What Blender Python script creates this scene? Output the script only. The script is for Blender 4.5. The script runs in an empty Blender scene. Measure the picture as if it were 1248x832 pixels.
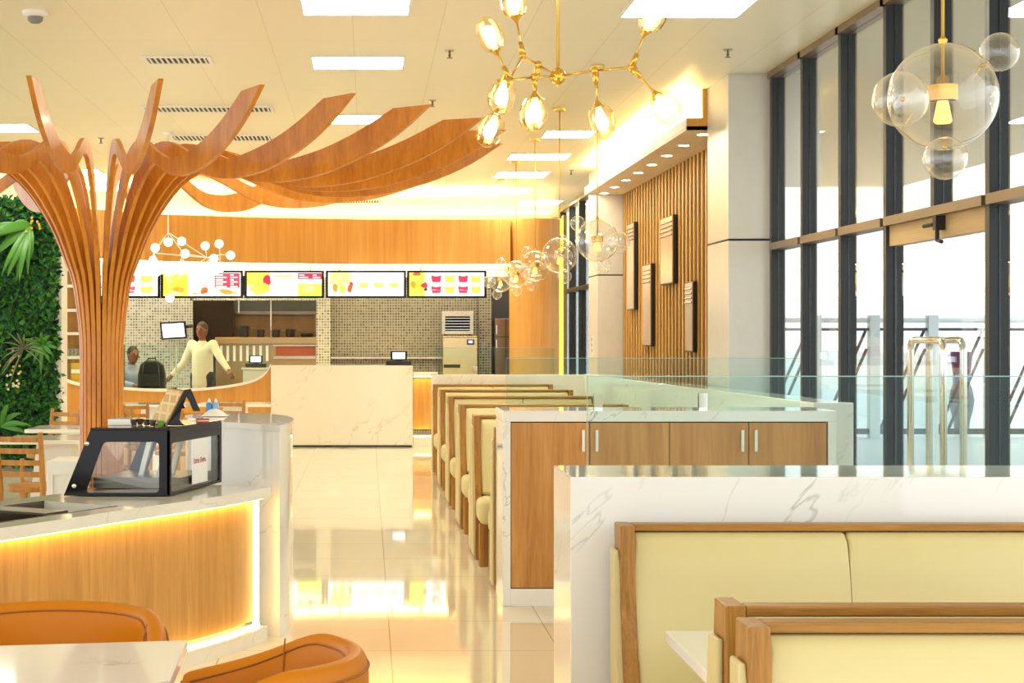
import bpy, bmesh, math, random
from mathutils import Vector, Matrix
random.seed(7)
PI = math.pi
sc = bpy.context.scene
COL = sc.collection
EYE = 1.5
def PX(px, Y): return (px - 448) * Y / 2000.0
def PZ(py, Y): return EYE - (py - 408) * Y / 2000.0
CEIL = 3.6          # ceiling height
XW = 3.22           # glazed facade plane

# ------------------------------------------------------------------ mesh helpers
class MB:
    def __init__(self): self.bm = bmesh.new()
    def box(self, x0, x1, y0, y1, z0, z1, bev=0, seg=2):
        b = self.bm
        vs = [b.verts.new((x, y, z)) for x in (x0, x1) for y in (y0, y1) for z in (z0, z1)]
        fs = [(0,1,3,2),(4,6,7,5),(0,4,5,1),(2,3,7,6),(0,2,6,4),(1,5,7,3)]
        faces = [b.faces.new([vs[i] for i in f]) for f in fs]
        if bev:
            es = list({e for f in faces for e in f.edges})
            bmesh.ops.bevel(b, geom=es, offset=bev, segments=seg, profile=0.5, affect='EDGES', clamp_overlap=True)
        return self
    def prism(self, loop, d, bev=0, seg=2):
        """loop: 3D points of a planar polygon, d: extrusion vector"""
        b = self.bm; d = Vector(d)
        a = [b.verts.new(p) for p in loop]
        c = [b.verts.new(Vector(p) + d) for p in loop]
        n = len(loop)
        fs = [b.faces.new(a[::-1]), b.faces.new(c)]
        for i in range(n):
            fs.append(b.faces.new((a[i], a[(i+1) % n], c[(i+1) % n], c[i])))
        if bev:
            es = list({e for f in fs[:2] for e in f.edges})
            bmesh.ops.bevel(b, geom=es, offset=bev, segments=seg, profile=0.5, affect='EDGES', clamp_overlap=True)
        return self
    def strip_prism(self, A, B, d):
        """two matched polylines A,B (a ribbon polygon) extruded by d"""
        b = self.bm; d = Vector(d)
        va = [b.verts.new(p) for p in A]; vb = [b.verts.new(p) for p in B]
        wa = [b.verts.new(Vector(p)+d) for p in A]; wb = [b.verts.new(Vector(p)+d) for p in B]
        n = len(A)
        for i in range(n-1):
            b.faces.new((va[i], va[i+1], vb[i+1], vb[i])); b.faces.new((wa[i], wb[i], wb[i+1], wa[i+1]))
            b.faces.new((va[i], wa[i], wa[i+1], va[i+1])); b.faces.new((vb[i], vb[i+1], wb[i+1], wb[i]))
        b.faces.new((va[0], vb[0], wb[0], wa[0])); b.faces.new((va[-1], wa[-1], wb[-1], vb[-1]))
        return self
    def ring(self, outer, inner, d):
        """closed frame plate between two matched loops, extruded by d"""
        b = self.bm; d = Vector(d); n = len(outer)
        o = [b.verts.new(p) for p in outer]; i_ = [b.verts.new(p) for p in inner]
        O = [b.verts.new(Vector(p)+d) for p in outer]; I = [b.verts.new(Vector(p)+d) for p in inner]
        for k in range(n):
            m = (k+1) % n
            b.faces.new((o[k], o[m], i_[m], i_[k])); b.faces.new((O[k], I[k], I[m], O[m]))
            b.faces.new((o[k], O[k], O[m], o[m])); b.faces.new((i_[k], i_[m], I[m], I[k]))
        return self
    def tube(self, pts, r, n=10, closed=False):
        b = self.bm; pts = [Vector(p) for p in pts]; N = len(pts)
        rs = r if isinstance(r, (list, tuple)) else [r]*N
        t0 = (pts[1]-pts[0]).normalized()
        up = Vector((0,0,1)) if abs(t0.z) < .9 else Vector((1,0,0))
        u = t0.cross(up).normalized(); rings = []
        for i, p in enumerate(pts):
            if closed: t = (pts[(i+1) % N]-pts[i-1]).normalized()
            elif i == 0: t = (pts[1]-pts[0]).normalized()
            elif i == N-1: t = (pts[-1]-pts[-2]).normalized()
            else: t = ((pts[i+1]-p).normalized()+(p-pts[i-1]).normalized()).normalized()
            u = (u - t*u.dot(t)).normalized(); v = t.cross(u)
            rings.append([b.verts.new(p + (u*math.cos(2*PI*k/n)+v*math.sin(2*PI*k/n))*rs[i]) for k in range(n)])
        for i in range(N if closed else N-1):
            A, B = rings[i], rings[(i+1) % N]
            for k in range(n): b.faces.new((A[k], A[(k+1)%n], B[(k+1)%n], B[k]))
        if not closed:
            b.faces.new(rings[0][::-1]); b.faces.new(rings[-1])
        return self
    def lathe(self, prof, c=(0,0,0), n=24, mat=None):
        """prof: (r,z) list revolved about z through c"""
        b = self.bm; c = Vector(c); rings = []
        for r, z in prof:
            if r < 1e-6: rings.append([b.verts.new(c+Vector((0,0,z)))])
            else: rings.append([b.verts.new(c+Vector((r*math.cos(2*PI*k/n), r*math.sin(2*PI*k/n), z))) for k in range(n)])
        for A, B in zip(rings, rings[1:]):
            if len(A) == 1 and len(B) == 1: continue
            for k in range(n):
                m = (k+1) % n
                if len(A) == 1: b.faces.new((A[0], B[m], B[k]))
                elif len(B) == 1: b.faces.new((A[k], A[m], B[0]))
                else: b.faces.new((A[k], A[m], B[m], B[k]))
        for R, rev in ((rings[0], True), (rings[-1], False)):
            if len(R) > 1: b.faces.new(R[::-1] if rev else R)
        return self
    def sphere(self, c, r, n=20, m=12, scale=(1,1,1), rot=None):
        mat = Matrix.Translation(Vector(c)) @ (rot.to_4x4() if rot else Matrix.Identity(4)) @ Matrix.Diagonal((*scale, 1))
        bmesh.ops.create_uvsphere(self.bm, u_segments=n, v_segments=m, radius=r, matrix=mat)
        return self
    def xform(self, m):
        bmesh.ops.transform(self.bm, matrix=m, verts=self.bm.verts); return self
    def build(self, name, mat, parent=None, smooth=False, world=False):
        me = bpy.data.meshes.new(name)
        bmesh.ops.recalc_face_normals(self.bm, faces=self.bm.faces)
        if world and parent is not None:
            p = parent; off = Vector((0,0,0))
            while p is not None: off += Vector(p.location); p = p.parent
            bmesh.ops.translate(self.bm, verts=self.bm.verts, vec=-off)
        if smooth:
            for f in self.bm.faces: f.smooth = True
            if smooth == 'auto':
                for e in self.bm.edges:
                    if len(e.link_faces) == 2 and e.calc_face_angle(0) > math.radians(40): e.smooth = False
        self.bm.to_mesh(me); self.bm.free()
        for m in (mat if isinstance(mat, (list, tuple)) else [mat]): me.materials.append(m)
        o = bpy.data.objects.new(name, me); COL.objects.link(o)
        if parent is not None: o.parent = parent
        return o

def tag(o, label=None, cat=None, group=None, kind=None):
    if label: o['label'] = label
    if cat: o['category'] = cat
    if group: o['group'] = group
    if kind: o['kind'] = kind
    return o
def thing(name, label, cat, loc=(0,0,0), rz=0, group=None, kind=None):
    o = bpy.data.objects.new(name, None); COL.objects.link(o)
    o.empty_display_size = .1
    o.location = loc; o.rotation_euler = (0, 0, rz)
    return tag(o, label, cat, group, kind)
def dup(root, loc, rz=0, label=None, group=None):
    r = root.copy(); COL.objects.link(r); r.location = loc; r.rotation_euler = (0, 0, rz)
    if label: r['label'] = label
    if group: r['group'] = group
    for ch in list(root.children):
        c = ch.copy(); COL.objects.link(c); c.parent = r
        for g in list(ch.children):
            d = g.copy(); COL.objects.link(d); d.parent = c
    return r
def struct(o): o['kind'] = 'structure'; return o
def ordinal(i): return ['first','second','third','fourth','fifth','sixth','seventh','eighth','ninth','tenth','eleventh','twelfth'][i]

# ------------------------------------------------------------------ materials
def srgb(r, g, b):
    f = lambda c: (c/12.92 if c <= .04045 else ((c+.055)/1.055)**2.4)
    return (f(r/255), f(g/255), f(b/255), 1)
def newmat(name):
    m = bpy.data.materials.new(name); m.use_nodes = True
    nt = m.node_tree
    return m, nt, nt.nodes['Principled BSDF']
def N(nt, t, **kw):
    n = nt.nodes.new(t)
    for k, v in kw.items():
        if k in n.inputs: n.inputs[k].default_value = v
        else: setattr(n, k, v)
    return n
def plain(name, col, rough=.5, metal=0, spec=.5, coat=0, var=.06, scale=8, bump=0):
    m, nt, b = newmat(name)
    tc = N(nt, 'ShaderNodeTexCoord'); no = N(nt, 'ShaderNodeTexNoise', Scale=scale, Detail=3.0)
    nt.links.new(tc.outputs['Object'], no.inputs['Vector'])
    hs = N(nt, 'ShaderNodeHueSaturation', Color=col)
    mr = N(nt, 'ShaderNodeMapRange'); mr.inputs['To Min'].default_value = 1-var; mr.inputs['To Max'].default_value = 1+var
    nt.links.new(no.outputs['Fac'], mr.inputs['Value']); nt.links.new(mr.outputs['Result'], hs.inputs['Value'])
    nt.links.new(hs.outputs['Color'], b.inputs['Base Color'])
    b.inputs['Roughness'].default_value = rough; b.inputs['Metallic'].default_value = metal
    b.inputs['Specular IOR Level'].default_value = spec; b.inputs['Coat Weight'].default_value = coat
    b.inputs['Coat Roughness'].default_value = .05
    if bump:
        n2 = N(nt, 'ShaderNodeTexNoise', Scale=bump, Detail=2.0); nt.links.new(tc.outputs['Object'], n2.inputs['Vector'])
        bp = N(nt, 'ShaderNodeBump', Strength=.12, Distance=.002); nt.links.new(n2.outputs['Fac'], bp.inputs['Height'])
        nt.links.new(bp.outputs['Normal'], b.inputs['Normal'])
    return m
def wood(name, c1, c2, axis='z', scale=14, rough=.4, coat=0.0, stretch=.06, spec=.4):
    m, nt, b = newmat(name)
    tc = N(nt, 'ShaderNodeTexCoord'); mp = N(nt, 'ShaderNodeMapping')
    s = [scale]*3; s['xyz'.index(axis)] = scale*stretch
    mp.inputs['Scale'].default_value = s
    nt.links.new(tc.outputs['Object'], mp.inputs['Vector'])
    no = N(nt, 'ShaderNodeTexNoise', Scale=1.0, Detail=6.0, Roughness=.65, Distortion=.6)
    nt.links.new(mp.outputs['Vector'], no.inputs['Vector'])
    no2 = N(nt, 'ShaderNodeTexNoise', Scale=7.0, Detail=3.0); nt.links.new(mp.outputs['Vector'], no2.inputs['Vector'])
    mx = N(nt, 'ShaderNodeMath', operation='MULTIPLY_ADD'); mx.inputs[1].default_value = .35
    nt.links.new(no2.outputs['Fac'], mx.inputs[0]); nt.links.new(no.outputs['Fac'], mx.inputs[2])
    cr = N(nt, 'ShaderNodeValToRGB'); e = cr.color_ramp.elements
    e[0].position = .45; e[0].color = c2; e[1].position = .9; e[1].color = c1
    nt.links.new(mx.outputs[0], cr.inputs['Fac']); nt.links.new(cr.outputs['Color'], b.inputs['Base Color'])
    b.inputs['Roughness'].default_value = rough; b.inputs['Coat Weight'].default_value = coat
    b.inputs['Coat Roughness'].default_value = .08; b.inputs['Specular IOR Level'].default_value = spec
    return m
def marble(name, base, vein, rough=.08, scale=1.9, width=.012, spec=.5):
    m, nt, b = newmat(name)
    tc = N(nt, 'ShaderNodeTexCoord'); m0 = N(nt, 'ShaderNodeMapping'); mp = N(nt, 'ShaderNodeMapping')
    m0.inputs['Rotation'].default_value = (0.25, math.radians(48), .35); mp.inputs['Scale'].default_value = (.62, 1.3, 2.3)
    nt.links.new(tc.outputs['Object'], m0.inputs['Vector']); nt.links.new(m0.outputs['Vector'], mp.inputs['Vector'])
    no = N(nt, 'ShaderNodeTexNoise', Scale=scale, Detail=5.0, Roughness=.5, Distortion=.5)
    nt.links.new(mp.outputs['Vector'], no.inputs['Vector'])
    a = N(nt, 'ShaderNodeMath', operation='SUBTRACT'); a.inputs[1].default_value = .5
    ab = N(nt, 'ShaderNodeMath', operation='ABSOLUTE')
    nt.links.new(no.outputs['Fac'], a.inputs[0]); nt.links.new(a.outputs[0], ab.inputs[0])
    mr = N(nt, 'ShaderNodeMapRange'); mr.inputs['From Max'].default_value = width; mr.inputs['To Min'].default_value = 1; mr.inputs['To Max'].default_value = 0
    nt.links.new(ab.outputs[0], mr.inputs['Value'])
    msk = N(nt, 'ShaderNodeTexNoise', Scale=scale*.9, Detail=1.0); nt.links.new(tc.outputs['Object'], msk.inputs['Vector'])
    mk = N(nt, 'ShaderNodeMapRange'); mk.inputs['From Min'].default_value = .44; mk.inputs['From Max'].default_value = .64
    nt.links.new(msk.outputs['Fac'], mk.inputs['Value'])
    mu = N(nt, 'ShaderNodeMath', operation='MULTIPLY'); nt.links.new(mr.outputs[0], mu.inputs[0]); nt.links.new(mk.outputs[0], mu.inputs[1])
    mix = N(nt, 'ShaderNodeMix', data_type='RGBA'); mix.inputs['A'].default_value = base; mix.inputs['B'].default_value = vein
    nt.links.new(mu.outputs[0], mix.inputs['Factor']); nt.links.new(mix.outputs['Result'], b.inputs['Base Color'])
    b.inputs['Roughness'].default_value = rough; b.inputs['Specular IOR Level'].default_value = spec
    return m
def tiles(name, c1, c2, mortar, w, h, ms, rough, swap=False, offset=0, spec=.5, off=(0,0), wob=0):
    m, nt, b = newmat(name)
    tc = N(nt, 'ShaderNodeTexCoord'); sp = N(nt, 'ShaderNodeSeparateXYZ'); cb = N(nt, 'ShaderNodeCombineXYZ')
    nt.links.new(tc.outputs['Object'], sp.inputs[0])
    ax = N(nt, 'ShaderNodeMath', operation='ADD'); ax.inputs[1].default_value = off[0]
    ay = N(nt, 'ShaderNodeMath', operation='ADD'); ay.inputs[1].default_value = off[1]
    nt.links.new(sp.outputs['X'], ax.inputs[0]); nt.links.new(sp.outputs['Z' if swap else 'Y'], ay.inputs[0])
    nt.links.new(ax.outputs[0], cb.inputs['X']); nt.links.new(ay.outputs[0], cb.inputs['Y'])
    br = N(nt, 'ShaderNodeTexBrick', Color1=c1, Color2=c2, Mortar=mortar, Scale=1.0)
    br.offset = offset; br.offset_frequency = 2; br.squash = 1
    br.inputs['Brick Width'].default_value = w; br.inputs['Row Height'].default_value = h
    br.inputs['Mortar Size'].default_value = ms; br.inputs['Mortar Smooth'].default_value = .1
    nt.links.new(cb.outputs[0], br.inputs['Vector'])
    if wob:
        no = N(nt, 'ShaderNodeTexNoise', Scale=1.1, Detail=6.0, Distortion=1.2); nt.links.new(tc.outputs['Object'], no.inputs['Vector'])
        mr = N(nt, 'ShaderNodeMapRange'); mr.inputs['To Min'].default_value = 1-wob; mr.inputs['To Max'].default_value = 1+wob
        nt.links.new(no.outputs['Fac'], mr.inputs['Value'])
        hs = N(nt, 'ShaderNodeHueSaturation'); nt.links.new(mr.outputs[0], hs.inputs['Value']); nt.links.new(br.outputs['Color'], hs.inputs['Color'])
        nt.links.new(hs.outputs['Color'], b.inputs['Base Color'])
    else: nt.links.new(br.outputs['Color'], b.inputs['Base Color'])
    b.inputs['Roughness'].default_value = rough; b.inputs['Specular IOR Level'].default_value = spec
    return m
def emis(name, col, s):
    m, nt, b = newmat(name)
    b.inputs['Base Color'].default_value = col
    b.inputs['Emission Color'].default_value = col; b.inputs['Emission Strength'].default_value = s
    b.inputs['Roughness'].default_value = .4
    return m
def thin_glass(name, tint, ior=1.45, gloss=(1,1,1,1), power=5):
    m, nt, b = newmat(name); nt.nodes.remove(b)
    out = nt.nodes['Material Output']
    tr = N(nt, 'ShaderNodeBsdfTransparent', Color=tint); gl = N(nt, 'ShaderNodeBsdfGlossy', Color=gloss, Roughness=.0)
    lw = N(nt, 'ShaderNodeLayerWeight', Blend=.5); pw = N(nt, 'ShaderNodeMath', operation='POWER'); pw.inputs[1].default_value = power
    f0 = ((ior-1)/(ior+1))**2
    fr = N(nt, 'ShaderNodeMath', operation='MULTIPLY_ADD'); fr.inputs[1].default_value = 1-f0; fr.inputs[2].default_value = f0
    nt.links.new(lw.outputs['Facing'], pw.inputs[0]); nt.links.new(pw.outputs[0], fr.inputs[0]); mx = N(nt, 'ShaderNodeMixShader')
    nt.links.new(fr.outputs[0], mx.inputs[0]); nt.links.new(tr.outputs[0], mx.inputs[1]); nt.links.new(gl.outputs[0], mx.inputs[2])
    nt.links.new(mx.outputs[0], out.inputs['Surface'])
    return m

M = {}
M['floor'] = tiles('floor_tile', srgb(242,230,202), srgb(239,226,197), srgb(190,170,130), .8, .8, .003, .045, spec=.9, off=(.69,.2), wob=.05)
M['ceil'] = tiles('ceiling_panel', srgb(238,232,208), srgb(236,230,206), srgb(220,210,180), .6, 2.4, .0035, .38, spec=.4, off=(.1,.3))
M['marble'] = marble('white_marble', srgb(243,241,236), srgb(190,187,182), .06, width=.008)
M['marble_warm'] = marble('cream_marble', srgb(242,236,220), srgb(216,202,174), .08, width=.01)
M['oak'] = wood('oak_veneer', srgb(214,158,86), srgb(178,118,54), 'z', 16, .38)
M['oak_bar'] = wood('bar_veneer', srgb(214,162,84), srgb(186,132,58), 'z', 22, .4)
M['oak_fascia'] = wood('fascia_veneer', srgb(216,160,80), srgb(196,134,58), 'z', 12, .42, stretch=.03)
M['tree'] = wood('tree_plywood', srgb(226,148,44), srgb(186,106,18), 'z', 9, .34, coat=.12, stretch=.25)
M['frame_wood'] = wood('bench_timber', srgb(190,136,58), srgb(138,90,28), 'z', 34, .42)
M['rail_wood'] = wood('bench_rail_timber', srgb(190,136,58), srgb(138,90,28), 'x', 34, .42)
M['chair_wood'] = wood('chair_beech', srgb(204,148,66), srgb(168,110,42), 'z', 24, .45)
M['slat'] = wood('slat_wood', srgb(216,166,78), srgb(186,130,52), 'z', 18, .45)
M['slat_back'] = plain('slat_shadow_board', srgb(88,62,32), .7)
M['cream'] = plain('cream_leather', srgb(218,202,144), .42, var=.03, bump=160)
M['tan'] = plain('tan_leather', srgb(206,122,4), .4, spec=.25, var=.04, bump=220)
M['tan_dark'] = plain('tan_stitching', srgb(164,94,14), .5)
M['black'] = plain('black_gloss', srgb(15,13,11), .15, spec=.3)
M['blackm'] = plain('black_matt', srgb(20,19,20), .5)
M['mull'] = plain('anthracite_metal', srgb(38,41,42), .42, metal=.1)
M['mull_dark'] = plain('anthracite_gasket', srgb(24,26,30), .6)
M['bronze'] = plain('warm_reflection_metal', srgb(132,112,88), .4, metal=.5)  # warm reflection on the transom is put into this brown
M['panelm'] = plain('column_metal', srgb(222,217,206), .32, metal=.25)
M['brass'] = plain('brass', srgb(222,176,80), .22, metal=1, var=.02)
M['brass_rod'] = plain('brass_rod_metal', srgb(226,190,96), .3, metal=.8, var=.02)
M['steel'] = plain('stainless', srgb(200,190,170), .26, metal=1, var=.08, scale=3)
M['steel_tan'] = plain('tan_stainless', srgb(168,144,106), .28, metal=.9, var=.1, scale=3)
M['steel_dark'] = plain('dark_stainless', srgb(120,110,98), .3, metal=1, var=.1)
M['chrome'] = plain('chrome', srgb(235,228,214), .08, metal=1, var=.01)
M['gold_steel'] = plain('champagne_steel', srgb(216,192,148), .2, metal=.9, var=.04)
M['white'] = plain('white_paint', srgb(240,238,230), .5, var=.02)
M['white_fab'] = plain('white_cloth', srgb(240,238,234), .8)
M['red'] = plain('red_plastic', srgb(190,50,30), .4)
M['green'] = plain('green_plastic', srgb(120,170,60), .4)
M['blue'] = plain('blue_plastic', srgb(60,140,210), .35)
M['grey'] = plain('grey_plastic', srgb(130,128,124), .5)
M['mosaic'] = tiles('mosaic', srgb(126,124,108), srgb(78,76,66), srgb(172,168,152), .042, .042, .005, .25, swap=True)
M['mosaic_light'] = tiles('mosaic_pale', srgb(176,177,168), srgb(112,113,104), srgb(208,207,198), .042, .042, .005, .25, swap=True)
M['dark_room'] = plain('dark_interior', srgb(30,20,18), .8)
M['slate'] = plain('slate_panel', srgb(58,64,72), .4)
M['glass'] = thin_glass('partition_glass', (.89,.967,.957,1), 1.18)
M['glass_edge'] = plain('glass_edge_green', srgb(150,186,176), .15)
M['pane'] = thin_glass('facade_glass', (.95,.98,.98,1), 1.5)
M['bubble'] = thin_glass('bubble_glass', (.97,.96,.93,1), 1.9, gloss=(1,.97,.9,1), power=2.6)
M['amber'] = thin_glass('amber_glass', (1,.94,.76,1), 1.8, gloss=(1,.92,.66,1), power=3)
M['led'] = emis('warm_led', (1,.68,.20,1), 9)
M['led_soft'] = emis('cove_led', (1,.76,.28,1), 30)
M['led_diffuse'] = emis('led_diffuser', (1,.80,.40,1), 2.6)
M['led_cove'] = emis('soffit_cove_led', (1,.76,.30,1), 85)
M['led_top'] = emis('fascia_top_led', (1,.78,.30,1), 150)
M['panel_light'] = emis('ceiling_panel_light', (1,.95,.80,1), 17)
M['down_light'] = emis('downlight_lamp', (1,.86,.58,1), 60)
M['bulb'] = emis('bulb_glow', (1,.80,.44,1), 16)
M['bulb_soft'] = emis('amber_lamp', (.95,.55,.12,1), 1.4)
M['bulb_white'] = emis('globe_glow', (1,.86,.6,1), 3.2)
M['paper'] = plain('paper', srgb(246,244,236), .7, var=.01)
M['ink'] = plain('red_ink', srgb(206,70,90), .7)
M['leaf'] = plain('leaf_green', srgb(30,98,28), .5, var=.35, scale=14)
M['leaf2'] = plain('leaf_bright', srgb(66,126,30), .45, var=.25, scale=6)
M['leaf3'] = plain('leaf_dark', srgb(18,62,26), .6, var=.3, scale=12)
M['leaf_grey'] = plain('leaf_greyish', srgb(120,124,96), .5, var=.2)
M['yellow'] = plain('yellow_petal', srgb(222,170,50), .5)
M['skin'] = plain('skin_brown', srgb(120,72,46), .5)
M['hair'] = plain('hair_black', srgb(22,18,16), .6)
M['shirt'] = plain('cream_shirt', srgb(232,222,192), .8)
M['shirt_blue'] = plain('grey_blue_shirt', srgb(150,158,190), .8)
M['trouser'] = plain('dark_trousers', srgb(46,44,48), .8)
M['bag'] = plain('bag_black', srgb(28,24,20), .7, bump=60)
M['out_floor'] = plain('terrace_paving', srgb(226,230,230), .35)
M['out_white'] = plain('terrace_white', srgb(232,240,240), .5)
M['out_dark'] = plain('rail_dark', srgb(70,76,84), .5)
M['soffit_out'] = plain('canopy_plaster', srgb(196,186,166), .7)
M['plinth'] = plain('plinth_grey', srgb(150,148,128), .6)
# ------------------------------------------------------------------ camera, world
cam = bpy.data.cameras.new('camera'); camo = bpy.data.objects.new('camera', cam); COL.objects.link(camo)
camo.location = (0, 0, EYE); camo.rotation_euler = (PI/2, 0, 0)
cam.lens = 2000/1248*36; cam.sensor_width = 36; cam.sensor_fit = 'HORIZONTAL'
cam.shift_x = (624-448)/1248; cam.shift_y = -(416-408)/1248
cam.clip_start = .05; cam.clip_end = 200
sc.camera = camo
w = bpy.data.worlds.new('sky'); sc.world = w; w.use_nodes = True
bg = w.node_tree.nodes['Background']; bg.inputs['Color'].default_value = (.93, .97, 1, 1); bg.inputs['Strength'].default_value = 1.25
sc.view_settings.view_transform = 'Standard'; sc.view_settings.look = 'None'
sc.view_settings.gamma = 1; sc.view_settings.use_curve_mapping = False
sc.view_settings.exposure = 0.7
sc.cycles.transparent_max_bounces = 24; sc.cycles.max_bounces = 8; sc.cycles.sample_clamp_indirect = 6
sc.cycles.caustics_reflective = False; sc.cycles.caustics_refractive = False

# ------------------------------------------------------------------ shell
struct(MB().box(-9, XW+.14, -1.5, 29, -.1, 0).build('floor', M['floor']))
struct(MB().box(-9, XW+.14, -1.5, 29, CEIL, CEIL+.15).build('ceiling', M['ceil']))
struct(MB().box(-9, XW+.2, 28.7, 28.9, 0, CEIL).build('wall_back', M['plinth']))
k = thing('added_cove', None, None, (0, 28.5, 3.1)); struct(k)  # added cove, out of view, brightens the back of the ceiling
MB().box(-8.9, 3.2, 28.1, 28.7, 3.06, 3.1).build('added_cove_ledge', M['white'], k, world=True)
MB().box(-8.9, 3.2, 28.3, 28.36, 3.101, 3.125).build('light_strip', M['led_cove'], k, world=True)  # added lamp strip hidden behind the fascia
# kitchen back wall: pale mosaic strip, mosaic with shallow bay
struct(MB().box(-4.5, -2.72, 25.5, 25.62, 0, 2.6).build('wall_mosaic_pale', M['mosaic_light']))
k = thing('wall_mosaic_bay', None, None, (0, 25.5, 0)); struct(k)
MB().box(PX(386,25.5), PX(403,25.5), 25.3, 25.62, 0, 2.6).build('pier', M['mosaic_light'], k, world=True)
MB().box(PX(403,25.5), PX(583,25.5), 25.5, 25.62, 0, 2.6).build('bay', M['mosaic'], k, world=True)
MB().box(PX(583,25.5), PX(598,25.5), 25.3, 25.62, 0, 2.6).build('pier', M['mosaic'], k, world=True)
MB().box(PX(403,25.4), PX(540,25.4), 25.38, 25.5, 1.13, 1.16).build('ledge', M['steel'], k, world=True)
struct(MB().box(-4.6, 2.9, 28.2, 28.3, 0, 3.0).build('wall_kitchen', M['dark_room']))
# curved timber fascia with rounded end
fp = [(-4.9,20.2),(-4.3,20.9),(PX(98,21.8),21.8),(PX(200,22.9),22.9),(PX(330,23.55),23.55),(PX(450,23.9),23.9),(PX(560,23.9),23.9),(PX(622,23.8),23.8)]
k = thing('wall_fascia', None, None, (0, 23.8, 2.53)); struct(k)
A = [(x, y, 2.53) for x, y in fp]; B = [(x, y+.16, 2.53) for x, y in fp]
m_ = MB().strip_prism(A, B, (0, 0, .65)); m_.build('fascia_panel', M['oak_fascia'], k, world=True)
A = [(x, y+.161, 3.09) for x, y in fp]; B = [(x, y+.5, 3.09) for x, y in fp]
MB().strip_prism(A, B, (0,0,.02)).build('fascia_cap', M['plinth'], k, world=True)
A = [(x, y+.17, 2.525) for x, y in fp]; B = [(x, y+.23, 2.525) for x, y in fp]
MB().strip_prism(A, B, (0,0,.03)).build('light_strip', M['led_soft'], k, world=True)
A = [(x, y+.26, 3.115) for x, y in fp]; B = [(x, y+.31, 3.115) for x, y in fp]
MB().strip_prism(A, B, (0,0,.02)).build('top_light_strip', M['led_top'], k, world=True)
A = [(x, y+.42, 2.36) for x, y in fp]; B = [(x, y+.46, 2.36) for x, y in fp]
MB().strip_prism(A, B, (0,0,.8)).build('lit_back_panel', M['white'], k, world=True)
cx, cy, cr = PX(652,23.9), 24.0, .365
loop = [(cx+cr*math.cos(t), cy+cr*math.sin(t), 0) for t in [2*PI*i/40 for i in range(40)]]
struct(MB().prism(loop, (0,0,3.18)).build('column_timber', M['oak_fascia'], None, smooth='auto'))
struct(MB().box(2.80, 2.86, 24.0, 24.1, .0, 3.2).build('trim_1', emis('yellow_edge_light', (1,.62,.06,1), 1.6)))
struct(MB().box(2.86, 2.9, 23.95, 24.2, .0, 3.25).build('trim_2', M['bronze']))

# columns by the glazing
def column(name, y0, y1, x0, zs):
    k = thing(name, None, None, ((x0+XW)/2, y0, 0)); struct(k)
    MB().box(x0, XW+.1, y0, y1, 0, zs-.008, bev=.004).build('lower_cladding', M['panelm'], k, world=True)
    MB().box(x0+.006, XW+.1, y0+.006, y1, zs-.008, zs+.008).build('joint', M['mull_dark'], k, world=True)
    MB().box(x0, XW+.1, y0, y1, zs+.008, CEIL, bev=.004).build('upper_cladding', M['panelm'], k, world=True)
column('column_near', 13.2, 14.0, 2.90, EYE+116*13.2/2000)
column('column_far', 20.5, 21.3, 2.87, EYE+73*20.5/2000)
t = thing('switch_plate', 'small vertical switch plate on the far metal column beside the dark glazing', 'switch plate', (2.87, 20.92, 1.25))
MB().box(-.008, -.0005, -.05, .05, 0, .24, bev=.002).build('plate', M['white'], t)
for z_ in (.03, .10, .17): MB().box(-.013, -.0085, -.025, .025, z_, z_+.045).build('rocker', M['grey'], t)
# slatted wall
k = thing('wall_slatted', None, None, (3.2, 17.2, 0)); struct(k)
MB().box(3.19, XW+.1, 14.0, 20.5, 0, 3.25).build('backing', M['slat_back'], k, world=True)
m_ = MB(); y = 14.05
while y < 20.45:
    m_.box(3.176, 3.19, y, y+.06, 0, 3.25); y += .19
m_.build('slats', M['slat'], k, world=True)
struct(MB().box(3.06, 3.16, 14.02, 14.12, 0, 2.85, bev=.004).build('trim_3', M['panelm']))
# soffit trough above it
k = thing('ceiling_soffit', None, None, (2.9, 17.2, 3.25)); struct(k)
MB().box(2.724, XW, 14.0, 20.6, 3.25, 3.28).build('underside', plain('soffit_board', srgb(226,206,176), .45), k, world=True)
MB().box(2.724, 2.745, 14.02, 20.6, 3.28, 3.35).build('lip', M['white'], k, world=True)
MB().box(2.86, 2.88, 14.02, 20.6, 3.28, CEIL).build('upstand', M['white'], k, world=True)
MB().prism([(2.724,14,3.25),(2.90,14,3.25),(2.90,14,CEIL),(2.86,14,CEIL),(2.86,14,3.35),(2.724,14,3.35)], (0,.03,0)).build('end_board', M['slat'], k, world=True)
MB().box(2.75, 2.79, 14.1, 20.5, 3.285, 3.305).build('light_strip', M['led_cove'], k, world=True)
# seated end wall, side ledge of the booths
struct(MB().box(.715, 2.45, 18.2, 18.45, 0, 1.06, bev=.006).build('partition_far', M['marble_warm']))
struct(MB().prism([(2.36,17.9,0),(2.62,17.9,0),(3.05,10.3,0),(2.80,10.3,0)], (0,0,1.075), bev=.005).build('partition_side', M['marble']))

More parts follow.
